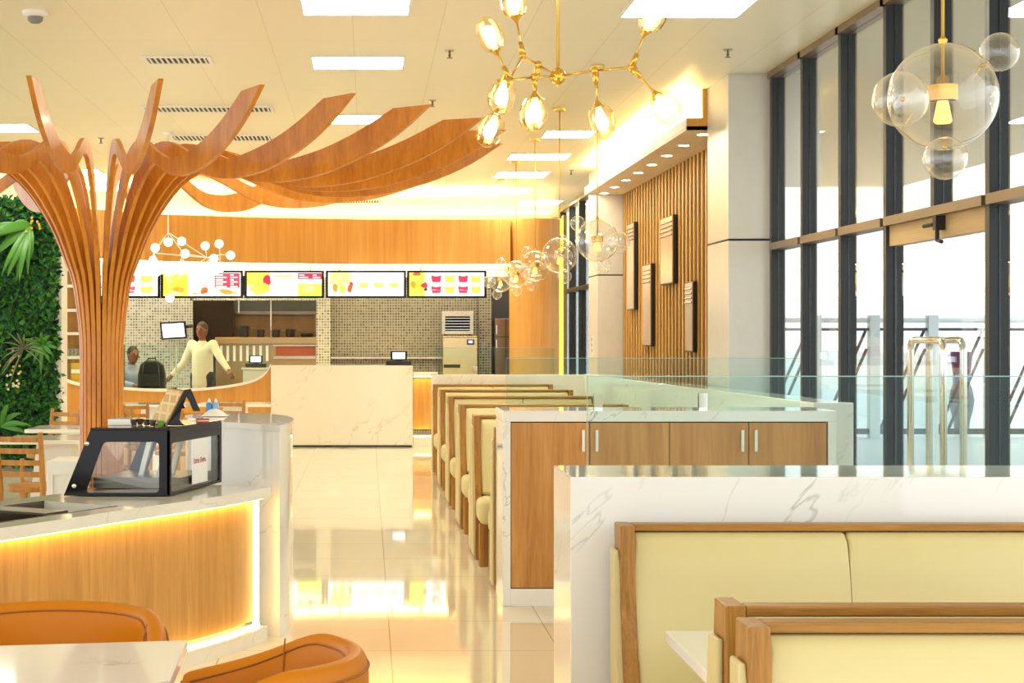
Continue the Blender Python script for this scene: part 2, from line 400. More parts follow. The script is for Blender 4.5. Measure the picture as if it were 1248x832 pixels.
# ------------------------------------------------------------------ glazed facade
def mull(k, y, z0, z1):
    MB().box(XW, XW+.045, y, y+.06, z0, z1).box(XW+.055, XW+.11, y+.004, y+.06, z0, z1).box(XW+.04, XW+.06, y+.012, y+.05, z0, z1).build('mullion', M['mull'], k, world=True)
Ys = [13.08, 12.15, 11.17, 10.19, 9.33, 8.50, 7.55, 6.6]
ZT = 2.2
for i in range(7):
    y1, y0 = Ys[i], Ys[i+1]
    door = (i in (3, 4))
    if i == 4: continue
    if i == 3: y0 = Ys[5]
    k = thing('door_1' if door else 'window_%d' % (i+1 if i < 3 else i), None, None, (XW+.05, (y0+y1)/2, 0)); struct(k)
    mull(k, y1, 0, CEIL)
    if i == 6: mull(k, y0, 0, CEIL)
    MB().box(XW-.02, XW+.11, y0+.06, y1, ZT-.025, ZT+.03).build('transom', M['bronze'], k, world=True)
    MB().box(XW-.02, XW+.11, y0, y1+.06, CEIL-.05, CEIL).build('head_rail', M['bronze'], k, world=True)
    if not door:
        MB().box(XW-.0, XW+.1, y0+.06, y1, 0, .06).build('sill_rail', M['mull'], k, world=True)
        MB().box(XW+.05, XW+.058, y0+.06, y1, .06, ZT-.025).build('pane', M['pane'], k, world=True)
        MB().box(XW+.05, XW+.058, y0+.06, y1, ZT+.03, CEIL-.05).build('pane', M['pane'], k, world=True)
    else:
        mull(k, Ys[4], ZT+.03, CEIL-.05)
        for a, b in ((Ys[4]+.06, y1), (y0+.06, Ys[4])):
            MB().box(XW+.05, XW+.058, a, b, ZT+.03, CEIL-.05).build('pane', M['pane'], k, world=True)
        MB().box(XW+.02, XW+.09, y0+.06, y1, ZT-.15, ZT-.025).build('header', wood('door_header_wood', srgb(190,160,112), srgb(170,138,92), 'y', 14), k, world=True)
        ym = 9.02; yc = 9.22
        for a, b in ((ym+.004, y1-.01), (y0+.07, ym-.004)):
            lf = MB().box(XW+.05, XW+.062, a, b, .03, ZT-.155).build('door_leaf', M['pane'], k, world=True)
            if a < ym: continue
            for xh in (XW-.03, XW+.08):
                yy = (9.09, 9.64); rc = .06; zt = 1.47
                pts = [(xh, yy[0], .45)]
                for t in range(6): pts.append((xh, yy[0]+rc-rc*math.cos(t*PI/10), zt-rc+rc*math.sin(t*PI/10)))
                for t in range(6): pts.append((xh, yy[1]-rc+rc*math.sin(t*PI/10), zt-rc+rc*math.cos(t*PI/10)))
                pts.append((xh, yy[1], .45))
                mb = MB().tube(pts, .02, 12)
                for yv in yy: mb.tube([(xh, yv, .55), (XW+.056, yv, .55)], .01, 8)
                mb.build('pull_handle', M['chrome'], k, smooth=True, world=True)
        MB().box(XW-.035, XW+.02, yc-.02, yc+.03, ZT-.11, ZT-.03).tube([(XW-.02,yc,ZT-.1),(XW-.02,yc,ZT-.17),(XW-.02,yc-.07,ZT-.18)], .012, 8).tube([(XW-.02,yc+.06,ZT-.075),(XW-.02,yc+.22,ZT-.075)], .012, 8).build('door_closer', M['blackm'], k, world=True)
# far glazing past the second column
k = thing('window_7', None, None, (XW+.05, 24.5, 0)); struct(k)
for y in (21.4, 22.6, 23.8, 25.0, 26.2, 27.4): mull(k, y, 0, CEIL)
for z in (0, ZT-.02, CEIL-.06): MB().box(XW-.02, XW+.11, 21.3, 28.7, z, z+.06).build('transom', M['bronze'], k, world=True)
MB().box(XW+.05, XW+.058, 21.3, 28.7, .06, CEIL-.06).build('pane', M['pane'], k, world=True)

# ------------------------------------------------------------------ outside terrace
struct(MB().box(XW+.14, 16, 2, 40, -.1, .03).build('floor_terrace', M['out_floor']))
struct(MB().box(XW+.14, 8.1, 4, 25, 3.75, 3.9).build('ceiling_terrace', M['soffit_out']))
k = thing('terrace_railing', 'white terrace railing with dark crossed bars outside the glass doors', 'railing', (8, 23.5, .03))
MB().tube([(4, 23.5, 1.71), (13, 23.5, 1.71)], .035, 10).build('handrail', M['out_white'], k, world=True)
MB().box(4, 13, 23.47, 23.53, 1.56, 1.60).build('top_bar', M['out_dark'], k, world=True)
MB().box(4, 13, 23.47, 23.53, .08, .16).build('bottom_bar', M['out_dark'], k, world=True)
for i in range(10):
    x = 4.6+i*.835+.14
    MB().box(x-.07, x+.07, 23.42, 23.58, .03, 1.78).build('post', M['out_white'], k, world=True)
    MB().tube([(x+.1, 23.5, .16), (x+.72, 23.5, 1.56)], .022, 6).tube([(x+.24, 23.5, .16), (x+.735, 23.5, 1.3)], .022, 6).build('diagonal_bar', M['out_dark'], k, world=True)
t = thing('garden_urn', 'round grey urn with a purple top standing on the terrace behind the railing', 'urn', (PX(1172,24.4), 24.4, .03))
MB().lathe([(.10,0),(.12,.2),(.16,.35),(.18,.5),(.15,.68),(.12,.74)], n=20).build('body', plain('urn_grey', srgb(120,130,140), .6), t, smooth='auto')
MB().lathe([(.12,.74),(.13,.85),(.12,.88)], n=20).build('band', plain('urn_band', srgb(120,150,190), .6), t, smooth='auto')
MB().lathe([(.12,.88),(.14,1.0),(.16,1.22),(.10,1.22)], n=20).build('rim', plain('urn_purple', srgb(120,50,90), .6), t, smooth='auto')
struct(MB().box(9, 9.4, 26, 42, 0, 1.2).build('wall_terrace', M['out_white']))

# ------------------------------------------------------------------ ceiling fittings
def light(x0, x1, y0, y1, label, grp=None):
    t = thing('ceiling_light', label, 'ceiling light', ((x0+x1)/2, (y0+y1)/2, CEIL), 0, 'recessed ceiling light panels')
    MB().ring([(x0-.02,y0-.02,CEIL-.008),(x1+.02,y0-.02,CEIL-.008),(x1+.02,y1+.02,CEIL-.008),(x0-.02,y1+.02,CEIL-.008)],
              [(x0,y0,CEIL-.008),(x1,y0,CEIL-.008),(x1,y1,CEIL-.008),(x0,y1,CEIL-.008)], (0,0,.0075)).build('frame', M['white'], t, world=True)
    MB().box(x0, x1, y0, y1, CEIL-.005, CEIL-.0005).build('diffuser', M['panel_light'], t, world=True)
def CY(py): return (CEIL-EYE)*2000/(408-py)
def lt(px0, px1, pyn, pyf, label):
    yn, yf = CY(pyn), CY(pyf)
    light(PX(px0, yf), PX(px1, yf), yn, yf, label)
lt(371, 497, -8, 17, 'bright recessed ceiling panel cut by the top edge of the picture, above the tree sculpture')
lt(383, 490, 69, 83, 'bright recessed ceiling panel, second of the middle row, just above a timber branch tip')
lt(400, 478, 140, 150, 'bright recessed ceiling panel partly behind the flat tip of a timber branch')
lt(757, 897, -5, 20, 'bright recessed ceiling panel behind the topmost amber bulb of the brass chandelier')
lt(660, 718, 159, 167, 'bright ceiling panel behind the hanging bulbs of the brass chandelier')
lt(618, 688, 187, 194, 'bright ceiling panel directly beyond the brass chandelier, second of the receding row')
lt(602, 662, 209, 216, 'bright ceiling panel above the timber cylinder, third of the receding row')
lt(587, 642, 229, 235, 'small looking ceiling panel above the pendant rods, fourth of the receding row')
lt(629, 679, 244, 249, 'farthest ceiling panel, close to the far dark glazing')
lt(-20, 47, 151, 160, 'bright ceiling panel beside the tree sculpture, over the green wall')
lt(76, 126, 206, 211, 'ceiling panel seen between the branches just above the trunk flare')
lt(111, 165, 226, 232, 'ceiling panel seen low between the ribs of the trunk')
def vent(px0, px1, pyn, pyf, label):
    yn, yf = CY(pyn), CY(pyf); x0, x1 = PX(px0, yn), PX(px1, yn)
    t = thing('ceiling_vent', label, 'air vent', ((x0+x1)/2, (yn+yf)/2, CEIL), 0, 'linear ceiling air vents')
    MB().ring([(x0,yn,CEIL-.012),(x1,yn,CEIL-.012),(x1,yf,CEIL-.012),(x0,yf,CEIL-.012)],
              [(x0+.03,yn+.04,CEIL-.012),(x1-.03,yn+.04,CEIL-.012),(x1-.03,yf-.04,CEIL-.012),(x0+.03,yf-.04,CEIL-.012)], (0,0,.0115)).build('frame', M['white'], t, world=True)
    MB().box(x0+.03, x1-.03, yn+.04, yf-.04, CEIL-.004, CEIL-.0005).build('duct', M['mull_dark'], t, world=True)
    n = int((x1-x0)/.045); m_ = MB()
    for i in range(n):
        x = x0+.03+(x1-x0-.06)*(i+.5)/n; m_.box(x-.008, x+.008, yn+.04, yf-.04, CEIL-.011, CEIL-.004)
    m_.build('slats', M['white'], t, world=True)
vent(172, 256, 68, 77, 'short white slotted air vent nearest the camera on the ceiling')
vent(170, 332, 129, 136, 'long slotted air vent crossing behind the raised branch tips')
vent(205, 332, 164, 171, 'slotted air vent low behind the humps of the branches')
vent(412, 466, 243, 247, 'distant slotted air vent above the timber fascia')
def sprinkler(px, py, label):
    Y = CY(py); t = thing('ceiling_sprinkler', label, 'sprinkler', (PX(px, Y), Y, CEIL), 0, 'ceiling sprinkler heads')
    MB().lathe([(.036,0),(.036,-.008),(.016,-.012),(0,-.012)], n=16).build('escutcheon', M['steel'], t, smooth='auto')
    MB().lathe([(.009,-.012),(.009,-.035),(.013,-.038),(.006,-.055),(.022,-.057),(.022,-.061),(0,-.061)], n=12).build('head', M['steel_dark'], t, smooth='auto')
sprinkler(548, 61, 'small sprinkler head beside the second middle ceiling panel')
sprinkler(887, 60, 'small sprinkler head close to the grey metal column')
sprinkler(527, 122, 'small sprinkler head above the outermost timber branches')
sprinkler(123, 168, 'small sprinkler head seen between the two tall branch tips')
sprinkler(696, 207, 'small distant sprinkler head between ceiling panels and soffit')
sprinkler(497, 222, 'small distant sprinkler head under the longest timber branch')
Y = CY(14); t = thing('smoke_detector', 'round white smoke detector on the ceiling near the picture corner', 'smoke detector', (PX(43, Y), Y, CEIL))
MB().lathe([(.085,0),(.085,-.02),(.06,-.035),(0,-.035)], n=24).build('base', M['white'], t, smooth='auto')
MB().lathe([(.05,-.035),(.048,-.06),(.03,-.075),(0,-.075)], n=24).build('sensor', M['grey'], t, smooth='auto')
for i, Y in enumerate((14.3, 15.15, 16.0, 16.85, 17.7, 18.55, 19.4, 20.25)):
    t = thing('downlight', ordinal(i)+' downlight from the near end of the slatted wall soffit', 'downlight', (2.92, Y, 3.25), 0, 'downlights in the soffit')
    MB().ring([(.062*math.cos(a), .062*math.sin(a), -.006) for a in [2*PI*j/20 for j in range(20)]], [(.048*math.cos(a), .048*math.sin(a), -.006) for a in [2*PI*j/20 for j in range(20)]], (0,0,.0055)).build('trim_ring', M['white'], t)
    MB().lathe([(.048,-.004),(.048,-.0005)], n=20).build('lamp', M['down_light'], t)
# wall art on the slats
for (y0, y1, z0, z1, lab) in ((19.0,19.5,1.79,2.81,'tall narrow bronze relief panel hung farthest along the slatted wall'),
                              (17.87,18.4,1.375,2.28,'narrow bronze relief panel hung low between two higher ones'),
                              (16.58,17.28,2.02,2.72,'wide bronze relief panel hung highest on the slatted wall'),
                              (15.57,15.94,1.335,2.01,'narrow bronze relief panel nearest the grey column')):
    y0, y1 = y0*1.0146, y1*1.0146; z0, z1 = EYE+(z0-EYE)*1.0146, EYE+(z1-EYE)*1.0146
    t = thing('wall_art', lab, 'wall art', (3.175, (y0+y1)/2, z0), 0, 'bronze relief panels')
    MB().box(3.132, 3.1755, y0, y1, z0, z1, bev=.004).build('panel', plain('relief_side', srgb(34,22,16), .35), t, world=True)
    m_ = MB().box(3.124, 3.132, y0+.015, y1-.015, z0+.015, z1-.015)
    m_.build('relief_face', plain('relief_bronze', srgb(206,188,166), .3, metal=.5, var=.2, scale=3), t, world=True)
    m_ = MB()
    for q in range(4):
        zz = z1-.07-q*.045; m_.tube([(3.122, y0+.02, zz), (3.122, y1-.02, zz)], .008, 6)
    m_.build('ridge_lines', plain('relief_ridge', srgb(110,86,66), .3, metal=.8), t, world=True)
def spline(P, n):
    """Catmull-Rom resample of a 2D polyline to n points by chord length"""
    P = [Vector((*p, 0)) if len(p) == 2 else Vector(p) for p in P]
    Q = [P[0]*2-P[1]] + P + [P[-1]*2-P[-2]]; out = []
    for i in range(1, len(Q)-2):
        a, b, c, d = Q[i-1:i+3]
        for s in range(16):
            t = s/16
            out.append(.5*((2*b)+(c-a)*t+(2*a-5*b+4*c-d)*t*t+(3*b-a-3*c+d)*t**3))
    out.append(P[-1])
    L = [0]
    for a, b in zip(out, out[1:]): L.append(L[-1]+(b-a).length)
    res = []; j = 0
    for i in range(n):
        s = L[-1]*i/(n-1)
        while j < len(L)-2 and L[j+1] < s: j += 1
        f = (s-L[j])/max(L[j+1]-L[j], 1e-9); res.append(out[j].lerp(out[j+1], min(1, f)))
    return res

# ------------------------------------------------------------------ timber tree sculpture
tr = thing('tree_sculpture', 'tall timber tree sculpture of curved plywood ribs fanning out under the ceiling', 'sculpture', (-1.62, 10.0, 0))
low = [(.132,0),(.132,.7),(.132,1.3),(.138,1.52),(.175,1.80),(.215,1.92),(.305,2.14),(.43,2.34),(.55,2.46),(.69,2.525),(.84,2.505),(1.0,2.445),(1.2,2.375),(1.4,2.348),(1.6,2.355),(1.8,2.385),(2.05,2.46),(2.27,2.56),(2.47,2.69)]
upp = [(.07,0),(.07,.7),(.075,1.33),(.088,1.56),(.13,1.85),(.168,1.97),(.255,2.19),(.37,2.40),(.48,2.53),(.61,2.60),(.74,2.612),(.87,2.58),(1.02,2.515),(1.2,2.463),(1.4,2.458),(1.58,2.478),(1.78,2.518),(2.0,2.588),(2.235,2.69)]
nl = 60
lo_, up_ = spline(low, nl), spline(upp, nl)
angs = [1.5, 15.5, 27, 39, 52, 66, 79, 95, 112, 132, 155, 180, 205, 228, 248, 264, 278, 292, 306, 320, 334, 348]
th = .025
for a in angs:
    f = math.radians(a); dr = Vector((math.sin(f), -math.cos(f), 0)); tn = Vector((math.cos(f), math.sin(f), 0))
    A = [dr*p.x + Vector((0,0,p.y)) - tn*th/2 for p in lo_]; B = [dr*p.x + Vector((0,0,p.y)) - tn*th/2 for p in up_]
    MB().strip_prism(A, B, tn*th).build('rib', M['tree'], tr, smooth='auto')
MB().lathe([(.0,.0),(.112,.0),(.112,1.35),(.06,1.55),(0,1.6)], n=20).build('gap_shade_core', plain('gap_shade_brown', srgb(96,52,18), .6), tr, smooth='auto')  # added dark core puts shade into the gaps between the ribs
MB().lathe([(.2,0),(.2,.06),(.14,.06)], n=32).build('base_ring', M['frame_wood'], tr, smooth='auto')

# ------------------------------------------------------------------ curved bar
F = [(-2.25,5.1),(-1.82,5.75),(-1.42,6.33),(-1.24,6.63),(-1.05,6.97),(-.83,7.33),(-.61,7.72),(-.475,8.06)]
F = [(p.x, p.y) for p in spline(F, 26)]
def offs(d, z):
    out = []
    for i, p in enumerate(F):
        a = Vector(F[max(0, i-1)]); b = Vector(F[min(len(F)-1, i+1)]); t = (b-a).normalized()
        out.append((p[0]-t.y*d, p[1]+t.x*d, z))
    return out
ZB = .755
bar = thing('bar_counter', 'curved white marble bar with backlit timber front and tall rounded end', 'bar counter', (-1.1, 8.3, 0))
MB().strip_prism(offs(0, ZB-.05), offs(.12, ZB-.05), (0,0,.05)).strip_prism(offs(.56, ZB-.05), offs(.72, ZB-.05), (0,0,.05)).strip_prism(offs(.12, ZB-.05)[17:], offs(.56, ZB-.05)[17:], (0,0,.05)).build('countertop', M['marble_warm'], bar, world=True)
MB().strip_prism(offs(.12, ZB-.12)[:18], offs(.56, ZB-.12)[:18], (0,0,.01)).strip_prism(offs(.12, ZB-.11)[:18], offs(.13, ZB-.11)[:18], (0,0,.112)).strip_prism(offs(.55, ZB-.11)[:18], offs(.56, ZB-.11)[:18], (0,0,.112)).build('steel_well', M['steel_dark'], bar, world=True)
m_ = MB()
for s in (3, 7, 10, 14):
    a, b = offs(.16, ZB-.004)[s], offs(.54, ZB-.004)[s]; a2, b2 = offs(.16, ZB-.004)[s+1], offs(.54, ZB-.004)[s+1]
    m_.prism([a, b, b2, a2], (0,0,.01))
m_.build('well_divider', M['steel_dark'], bar, world=True)
MB().strip_prism(offs(.08, .10), offs(.115, .10), (0,0,ZB-.15)).build('timber_front', M['oak_bar'], bar, world=True)
MB().strip_prism(offs(.02, 0), offs(.66, 0), (0,0,.07)).build('plinth', M['marble_warm'], bar, world=True)
MB().strip_prism(offs(.14, .07), offs(.68, .07), (0,0,.03)).strip_prism(offs(.60, .10), offs(.66, .10), (0,0,ZB-.15)).build('back_board', M['white'], bar, world=True)
MB().strip_prism(offs(.045, ZB-.062), offs(.07, ZB-.062), (0,0,.010)).build('top_light_strip', M['led'], bar, world=True)
MB().strip_prism(offs(.06, .071), offs(.085, .071), (0,0,.008)).build('bottom_light_strip', M['led'], bar, world=True)
a = offs(.075, .1)[-1]; b_ = offs(.085, .1)[-1]
MB().prism([(a[0]-.02,a[1]-.03,.071),(a[0]+.012,a[1]-.05,.071),(a[0]+.014,a[1]-.046,.071),(a[0]-.018,a[1]-.026,.071)], (0,0,ZB-.125)).build('side_light_strip', M['led_diffuse'], bar, world=True)
blk = spline([(-.435,8.13),(-.405,8.3),(-.395,8.55),(-.40,8.8),(-.46,9.1),(-.62,9.36),(-.85,9.4),(-1.0,9.22),(-.97,8.9),(-.76,8.46)], 40)
lp = [(p.x, p.y, 0) for p in blk]
MB().prism(lp, (0,0,1.02)).build('end_block', M['marble'], bar, world=True, smooth='auto')
cxb = sum(p[0] for p in lp)/40; cyb = sum(p[1] for p in lp)/40
MB().prism([(cxb+(x-cxb)*1.01, cyb+(y-cyb)*1.01, 1.021) for x, y, _ in lp], (0,0,.032)).build('end_top', M['marble'], bar, world=True, smooth='auto')

# ------------------------------------------------------------------ glass display case
A0, B0, C0 = Vector((-1.40,7.56,0)), Vector((-.912,7.56,0)), Vector((-.735,8.26,0))
uu = (B0-A0); vv = (C0-B0)
cs = thing('display_case', 'black framed glass display case with slanted end on the bar', 'display case', (-1.1, 7.9, ZB))
def cp(a, b, z): return A0+uu*a+vv*b+Vector((0,0,ZB+z))
H = .305; SL = .25    # slanted end: top-left starts at a=SL
un, vn = uu.normalized(), vv.normalized()
def frame_plate(o4, i4, d, mat, name):
    def dens(c, r):
        out = []
        for i in range(4):
            p, q, s = Vector(c[i-1]), Vector(c[i]), Vector(c[(i+1) % 4])
            e1, e2 = q+(p-q).normalized()*r, q+(s-q).normalized()*r
            for t in (0, .25, .5, .75, 1): out.append(e1*(1-t)**2+q*2*t*(1-t)+e2*t*t)
        return out
    MB().ring(dens(o4, .001), dens(i4, .022), d).build(name, mat, cs, world=True)
frame_plate([cp(0,0,.005), cp(1,0,.005), cp(1,0,H), cp(SL,0,H)], [cp(.20,0,.018), cp(.90,0,.018), cp(.90,0,.252), cp(.37,0,.252)], vn*.012, M['black'], 'front_frame')
MB().prism([cp(.19,.006,.012), cp(.91,.006,.012), cp(.91,.006,.26), cp(.36,.006,.26)], vn*.004).build('front_glass', M['pane'], cs, world=True)
frame_plate([cp(1,0,.005), cp(1,1,.005), cp(1,1,H), cp(1,0,H)], [cp(1,.035,.018), cp(1,.965,.018), cp(1,.965,.245), cp(1,.035,.245)], un*-.012, M['black'], 'side_frame')
MB().prism([cp(.988,.02,.012), cp(.988,.98,.012), cp(.988,.98,.252), cp(.988,.02,.252)], un*-.004).build('side_glass', M['pane'], cs, world=True)
frame_plate([cp(0,1,.005), cp(1,1,.005), cp(1,1,H), cp(SL,1,H)], [cp(.20,1,.018), cp(.90,1,.018), cp(.90,1,.252), cp(.37,1,.252)], vn*-.012, M['black'], 'rear_frame')
MB().prism([cp(0,.03,.01), cp(0,.97,.01), cp(SL,.97,H-.01), cp(SL,.03,H-.01)], un*.006).build('slanted_glass', M['pane'], cs, world=True)
MB().prism([cp(SL,0,H), cp(1,0,H), cp(1,1,H), cp(SL,1,H)], (0,0,.012), bev=.003).build('top_panel', M['black'], cs, world=True)
MB().prism([cp(.01,.02,.004), cp(.98,.02,.004), cp(.98,.98,.004), cp(.01,.98,.004)], (0,0,.012)).build('steel_floor', M['steel'], cs, world=True)
m_ = MB()
for a in (.50, .68, .80): m_.prism([cp(a-.10,.5,.03), cp(a-.05,.5,.03), cp(a+.08,.5,.28), cp(a+.03,.5,.28)], vn*.02)
m_.build('steel_rack', M['steel'], cs, world=True)
MB().prism([cp(.1,.3,.02), cp(.95,.3,.02), cp(.95,.9,.02), cp(.1,.9,.02)], (0,0,.05)).build('steel_tray', M['steel_dark'], cs, world=True)
for a, z in ((.10, .05), (.22, .245)):
    p = cp(a,0,z); MB().sphere(p+Vector((0,-.004,0)), .011, scale=(1,.5,1)).build('screw_cap', M['chrome'], cs, smooth=True, world=True)
# paper notice taped inside the side glass
nt_ = thing('paper_notice', 'white paper strip with faint red lettering taped in the side of the display case', 'notice', cp(1.0,.45,.02))
o_ = un*.002
MB().prism([cp(1,.40,.03)+o_, cp(1,.70,.03)+o_, cp(1,.70,.243)+o_, cp(1,.40,.243)+o_], un*.001).build('sheet', M['paper'], nt_, world=True)
m_ = MB(); rr = random.Random(3)
b = .435
for wi, n in enumerate((5, 5)):
    for q in range(n):
        hh = .026 if q in (0,) else .019
        z0 = .128
        m_.prism([cp(1,b,z0)+un*.004, cp(1,b+.008,z0)+un*.004, cp(1,b+.008,z0+hh)+un*.004, cp(1,b,z0+hh)+un*.004], un*.0006)
        zz = z0+rr.choice((0, .008, hh-.005))
        m_.prism([cp(1,b,zz)+un*.004, cp(1,b+.017,zz)+un*.004, cp(1,b+.017,zz+.005)+un*.004, cp(1,b,zz+.005)+un*.004], un*.0006)
        b += .0215
    b += .014
m_.build('lettering', M['ink'], nt_, world=True)

# things on top of the case
ZC = ZB+H+.0135
pn = Vector((PX(203,7.72), 7.72, ZC+.008)); pf = Vector((PX(184,8.02), 8.02, ZC+.008)); ax = pf-pn
rise = Vector((PX(223,7.72)-PX(203,7.72)+.005, .02, .16))
st = thing('tent_sign', 'tent shaped menu stand with golden picture board and black frame on the display case', 'sign stand', pn+ax*.5)
nrm = ax.cross(rise).normalized()
if nrm.y > 0: nrm = -nrm
MB().prism([pn, pf, pf+rise, pn+rise], nrm*-.012, bev=.002).build('board', M['rail_wood'], st, world=True)
MB().prism([pn+ax*.04+rise*.05+nrm*.001, pf-ax*.04+rise*.05+nrm*.001, pf-ax*.04+rise*.95+nrm*.001, pn+ax*.04+rise*.95+nrm*.001], nrm*.001).build('picture', tiles('picture_patches', srgb(236,196,96), srgb(206,140,60), srgb(240,214,150), .05, .045, .006, .4, swap=True), st, world=True)
back = Vector((.082, .16, .062)); ex = Vector((.03,0,0))
fr = [pn-Vector((0,0,.0075)), pn+Vector((.085,0,-.0075)), pn+Vector((.06,.0,.02)), pn+Vector((.068,0,.06)), pn+rise+Vector((.012,0,-.025)), pn+rise+Vector((.045,.0,-.10)), pn+rise+Vector((.075,.0,-.10)), pn+rise+Vector((.03,0,.004)), pn+rise]
MB().prism(fr, ax*.06).build('frame', M['black'], st, world=True)
MB().prism([p+ax*.9 for p in fr], ax*.06).build('frame', M['black'], st, world=True)
def on_case(px, Y): return (PX(px, Y), Y, ZC)
for i, (px, Y, lab) in enumerate(((163,7.75,'tiny chrome cup at the tray end of the display case top'),(171,7.8,'tiny chrome cup, second from the steel tray'),(179,7.74,'tiny chrome cup just before the tent sign'),(186,7.7,'tiny chrome cup against the golden board'))):
    t = thing('tasting_cup', lab, 'cup', on_case(px, Y), 0, 'chrome tasting cups')
    MB().lathe([(.012,0),(.017,.02),(.019,.03),(.016,.03),(.011,.006),(0,.006)], n=16).build('bowl', M['chrome'], t, smooth='auto')
t = thing('green_cup', 'small green cup beside the foot of the tent sign', 'cup', on_case(196, 7.66))
MB().lathe([(.012,0),(.017,.026),(.014,.026),(.010,.004),(0,.004)], n=16).build('bowl', M['green'], t, smooth='auto')
t = thing('steel_tray', 'shallow steel tray at the slanted end of the display case top', 'tray', on_case(150, 7.85))
MB().box(-.06,.055,-.08,.08,0,.006).ring([(-.06,-.08,.006),(.055,-.08,.006),(.055,.08,.006),(-.06,.08,.006)],[(-.055,-.075,.006),(.05,-.075,.006),(.05,.075,.006),(-.055,.075,.006)],(0,0,.022)).build('pan', M['steel'], t)
t = thing('red_box', 'small red box behind the tent sign on the display case', 'box', on_case(247, 7.98), .3)
MB().box(-.03,.03,-.02,.02,0,.02, bev=.003).build('carton', M['red'], t)
MB().box(-.031,.031,-.0205,.0205,.008,.013).build('band', M['white'], t)
for i, (px, lab) in enumerate(((255, 'blue bottle with white cap nearer the tent sign on the bar end'), (263, 'pale blue bottle with white cap nearer the marble edge on the bar end'))):
    t = thing('sauce_bottle', lab, 'bottle', (PX(px, 9.28), 9.28, 1.054), 0, 'blue bottles')
    MB().lathe([(.014,0),(.018,.005),(.018,.055),(.010,.065),(0,.065)], n=16).build('body', M['blue'] if i == 0 else plain('pale_blue_plastic', srgb(140,190,224), .35), t, smooth='auto')
    MB().lathe([(.009,.065),(.009,.075),(.003,.088),(0,.088)], n=12).build('cap', M['white'], t, smooth='auto')
# crumpled white cloth on the end top
bm = bmesh.new(); rr = random.Random(5); n = 14
vs = [[bm.verts.new(((i/(n-1)-.5)*.15, (j/(n-1)-.5)*.2, 0.002+.034*max(0, 1-((i/(n-1)-.5)**2+(j/(n-1)-.5)**2)*4.5)*(.75+.5*rr.random()))) for j in range(n)] for i in range(n)]
for i in range(n-1):
    for j in range(n-1): bm.faces.new((vs[i][j], vs[i+1][j], vs[i+1][j+1], vs[i][j+1]))
mb = MB(); mb.bm.free(); mb.bm = bm
o = mb.build('cloth', M['white_fab'], None, smooth=True); o.location = (PX(262,9.05), 9.05, 1.054); tag(o, 'crumpled white cloth lying on the rounded bar end', 'cloth')

# ------------------------------------------------------------------ front table and leather tub chairs
t = thing('cafe_table', 'white marble cafe table between the two tan tub chairs', 'table', (-.85, 3.6, 0))
top = [(-.443,4.035,.72),(-.425,3.42,.72),(-1.25,3.26,.72),(-1.30,3.90,.72)]
MB().prism(top, (0,0,.03), bev=.003).build('table_top', M['marble'], t, world=True)
MB().lathe([(.03,.03),(.03,.72)], n=16).build('column', M['black'], t, smooth='auto')
MB().lathe([(.24,0),(.24,.02),(.04,.04)], n=32).build('foot', M['black'], t, smooth='auto')
def DR(q):
    v = max(0, (abs(q)*132-50)/70); return .12*v*v/(v*v+.35)*1.2
def tub_chair(label, loc, rz):
    t = thing('tub_chair', label, 'armchair', loc, rz, 'tan leather tub chairs')
    prof = [(.245,.20),(.30,.20),(.318,.32),(.325,.5),(.33,.66),(.328,.70),(.318,.727),(.300,.738),(.282,.734),(.270,.715),(.262,.68),(.256,.55),(.250,.40)]
    c_r = sum(p[0] for p in prof)/len(prof); c_z = .5
    bm = bmesh.new(); rings = []; na = 46; amax = math.radians(132)
    for i in range(na+1):
        a = -amax+2*amax*i/na
        e = min(i, na-i)/3.0; s = 1 if e >= 1 else math.sqrt(max(.02, 1-(1-e)**2))
        drop = DR(a/amax)
        ring = []
        for r, z in prof:
            rr_ = c_r+(r-c_r)*s; zz = z-(drop*(z-.2)/.54)
            ring.append(bm.verts.new((rr_*math.sin(a)*1.02, rr_*math.cos(a), zz)))
        rings.append(ring)
    for A_, B_ in zip(rings, rings[1:]):
        for k in range(len(prof)): bm.faces.new((A_[k], A_[(k+1)%len(prof)], B_[(k+1)%len(prof)], B_[k]))
    bm.faces.new(rings[0]); bm.faces.new(rings[-1][::-1])
    mb = MB(); mb.bm.free(); mb.bm = bm
    o = mb.build('shell', M['tan'], t, smooth=True)
    md = o.modifiers.new('s', 'SUBSURF'); md.levels = md.render_levels = 1
    def seam(r, z, sgn=1, lim=.97):
        pts = []
        for i in range(61):
            a = (-1+2*i/60)*amax*lim; d = DR(a/amax)*(z-.2)/.54
            pts.append((r*math.sin(a)*1.02, r*math.cos(a), z-d))
        return pts
    MB().tube(seam(.2685, .712), .0028, 6).build('inner_piping', M['tan_dark'], t, smooth=True)
    MB().tube(seam(.3285, .697), .0028, 6).build('outer_piping', M['tan_dark'], t, smooth=True)
    for s in (-1, 1):
        a = s*math.radians(74)
        MB().tube([(r*math.sin(a)*1.02, r*math.cos(a), z) for r, z in ((.2545,.45),(.2595,.6),(.264,.68),(.272,.714))], .0022, 6).build('back_seam', M['tan_dark'], t, smooth=True)
    MB().lathe([(0,.22),(.235,.22),(.247,.27),(.247,.38),(.235,.425),(.19,.445),(0,.45)], n=40).build('seat_cushion', M['tan'], t, smooth='auto')
    MB().lathe([(.035,.02),(.035,.22)], n=16).build('pedestal', M['steel'], t, smooth='auto')
    MB().lathe([(.25,0),(.25,.012),(.05,.03)], n=32).build('foot', M['steel'], t, smooth='auto')
    return t
tub_chair('tan leather tub chair behind the marble table, facing the camera', (-.875, 4.43, 0), math.radians(-8))
tub_chair('tan leather tub chair at the aisle end of the marble table, seen over its back', (-.325, 4.0, 0), math.radians(-98))
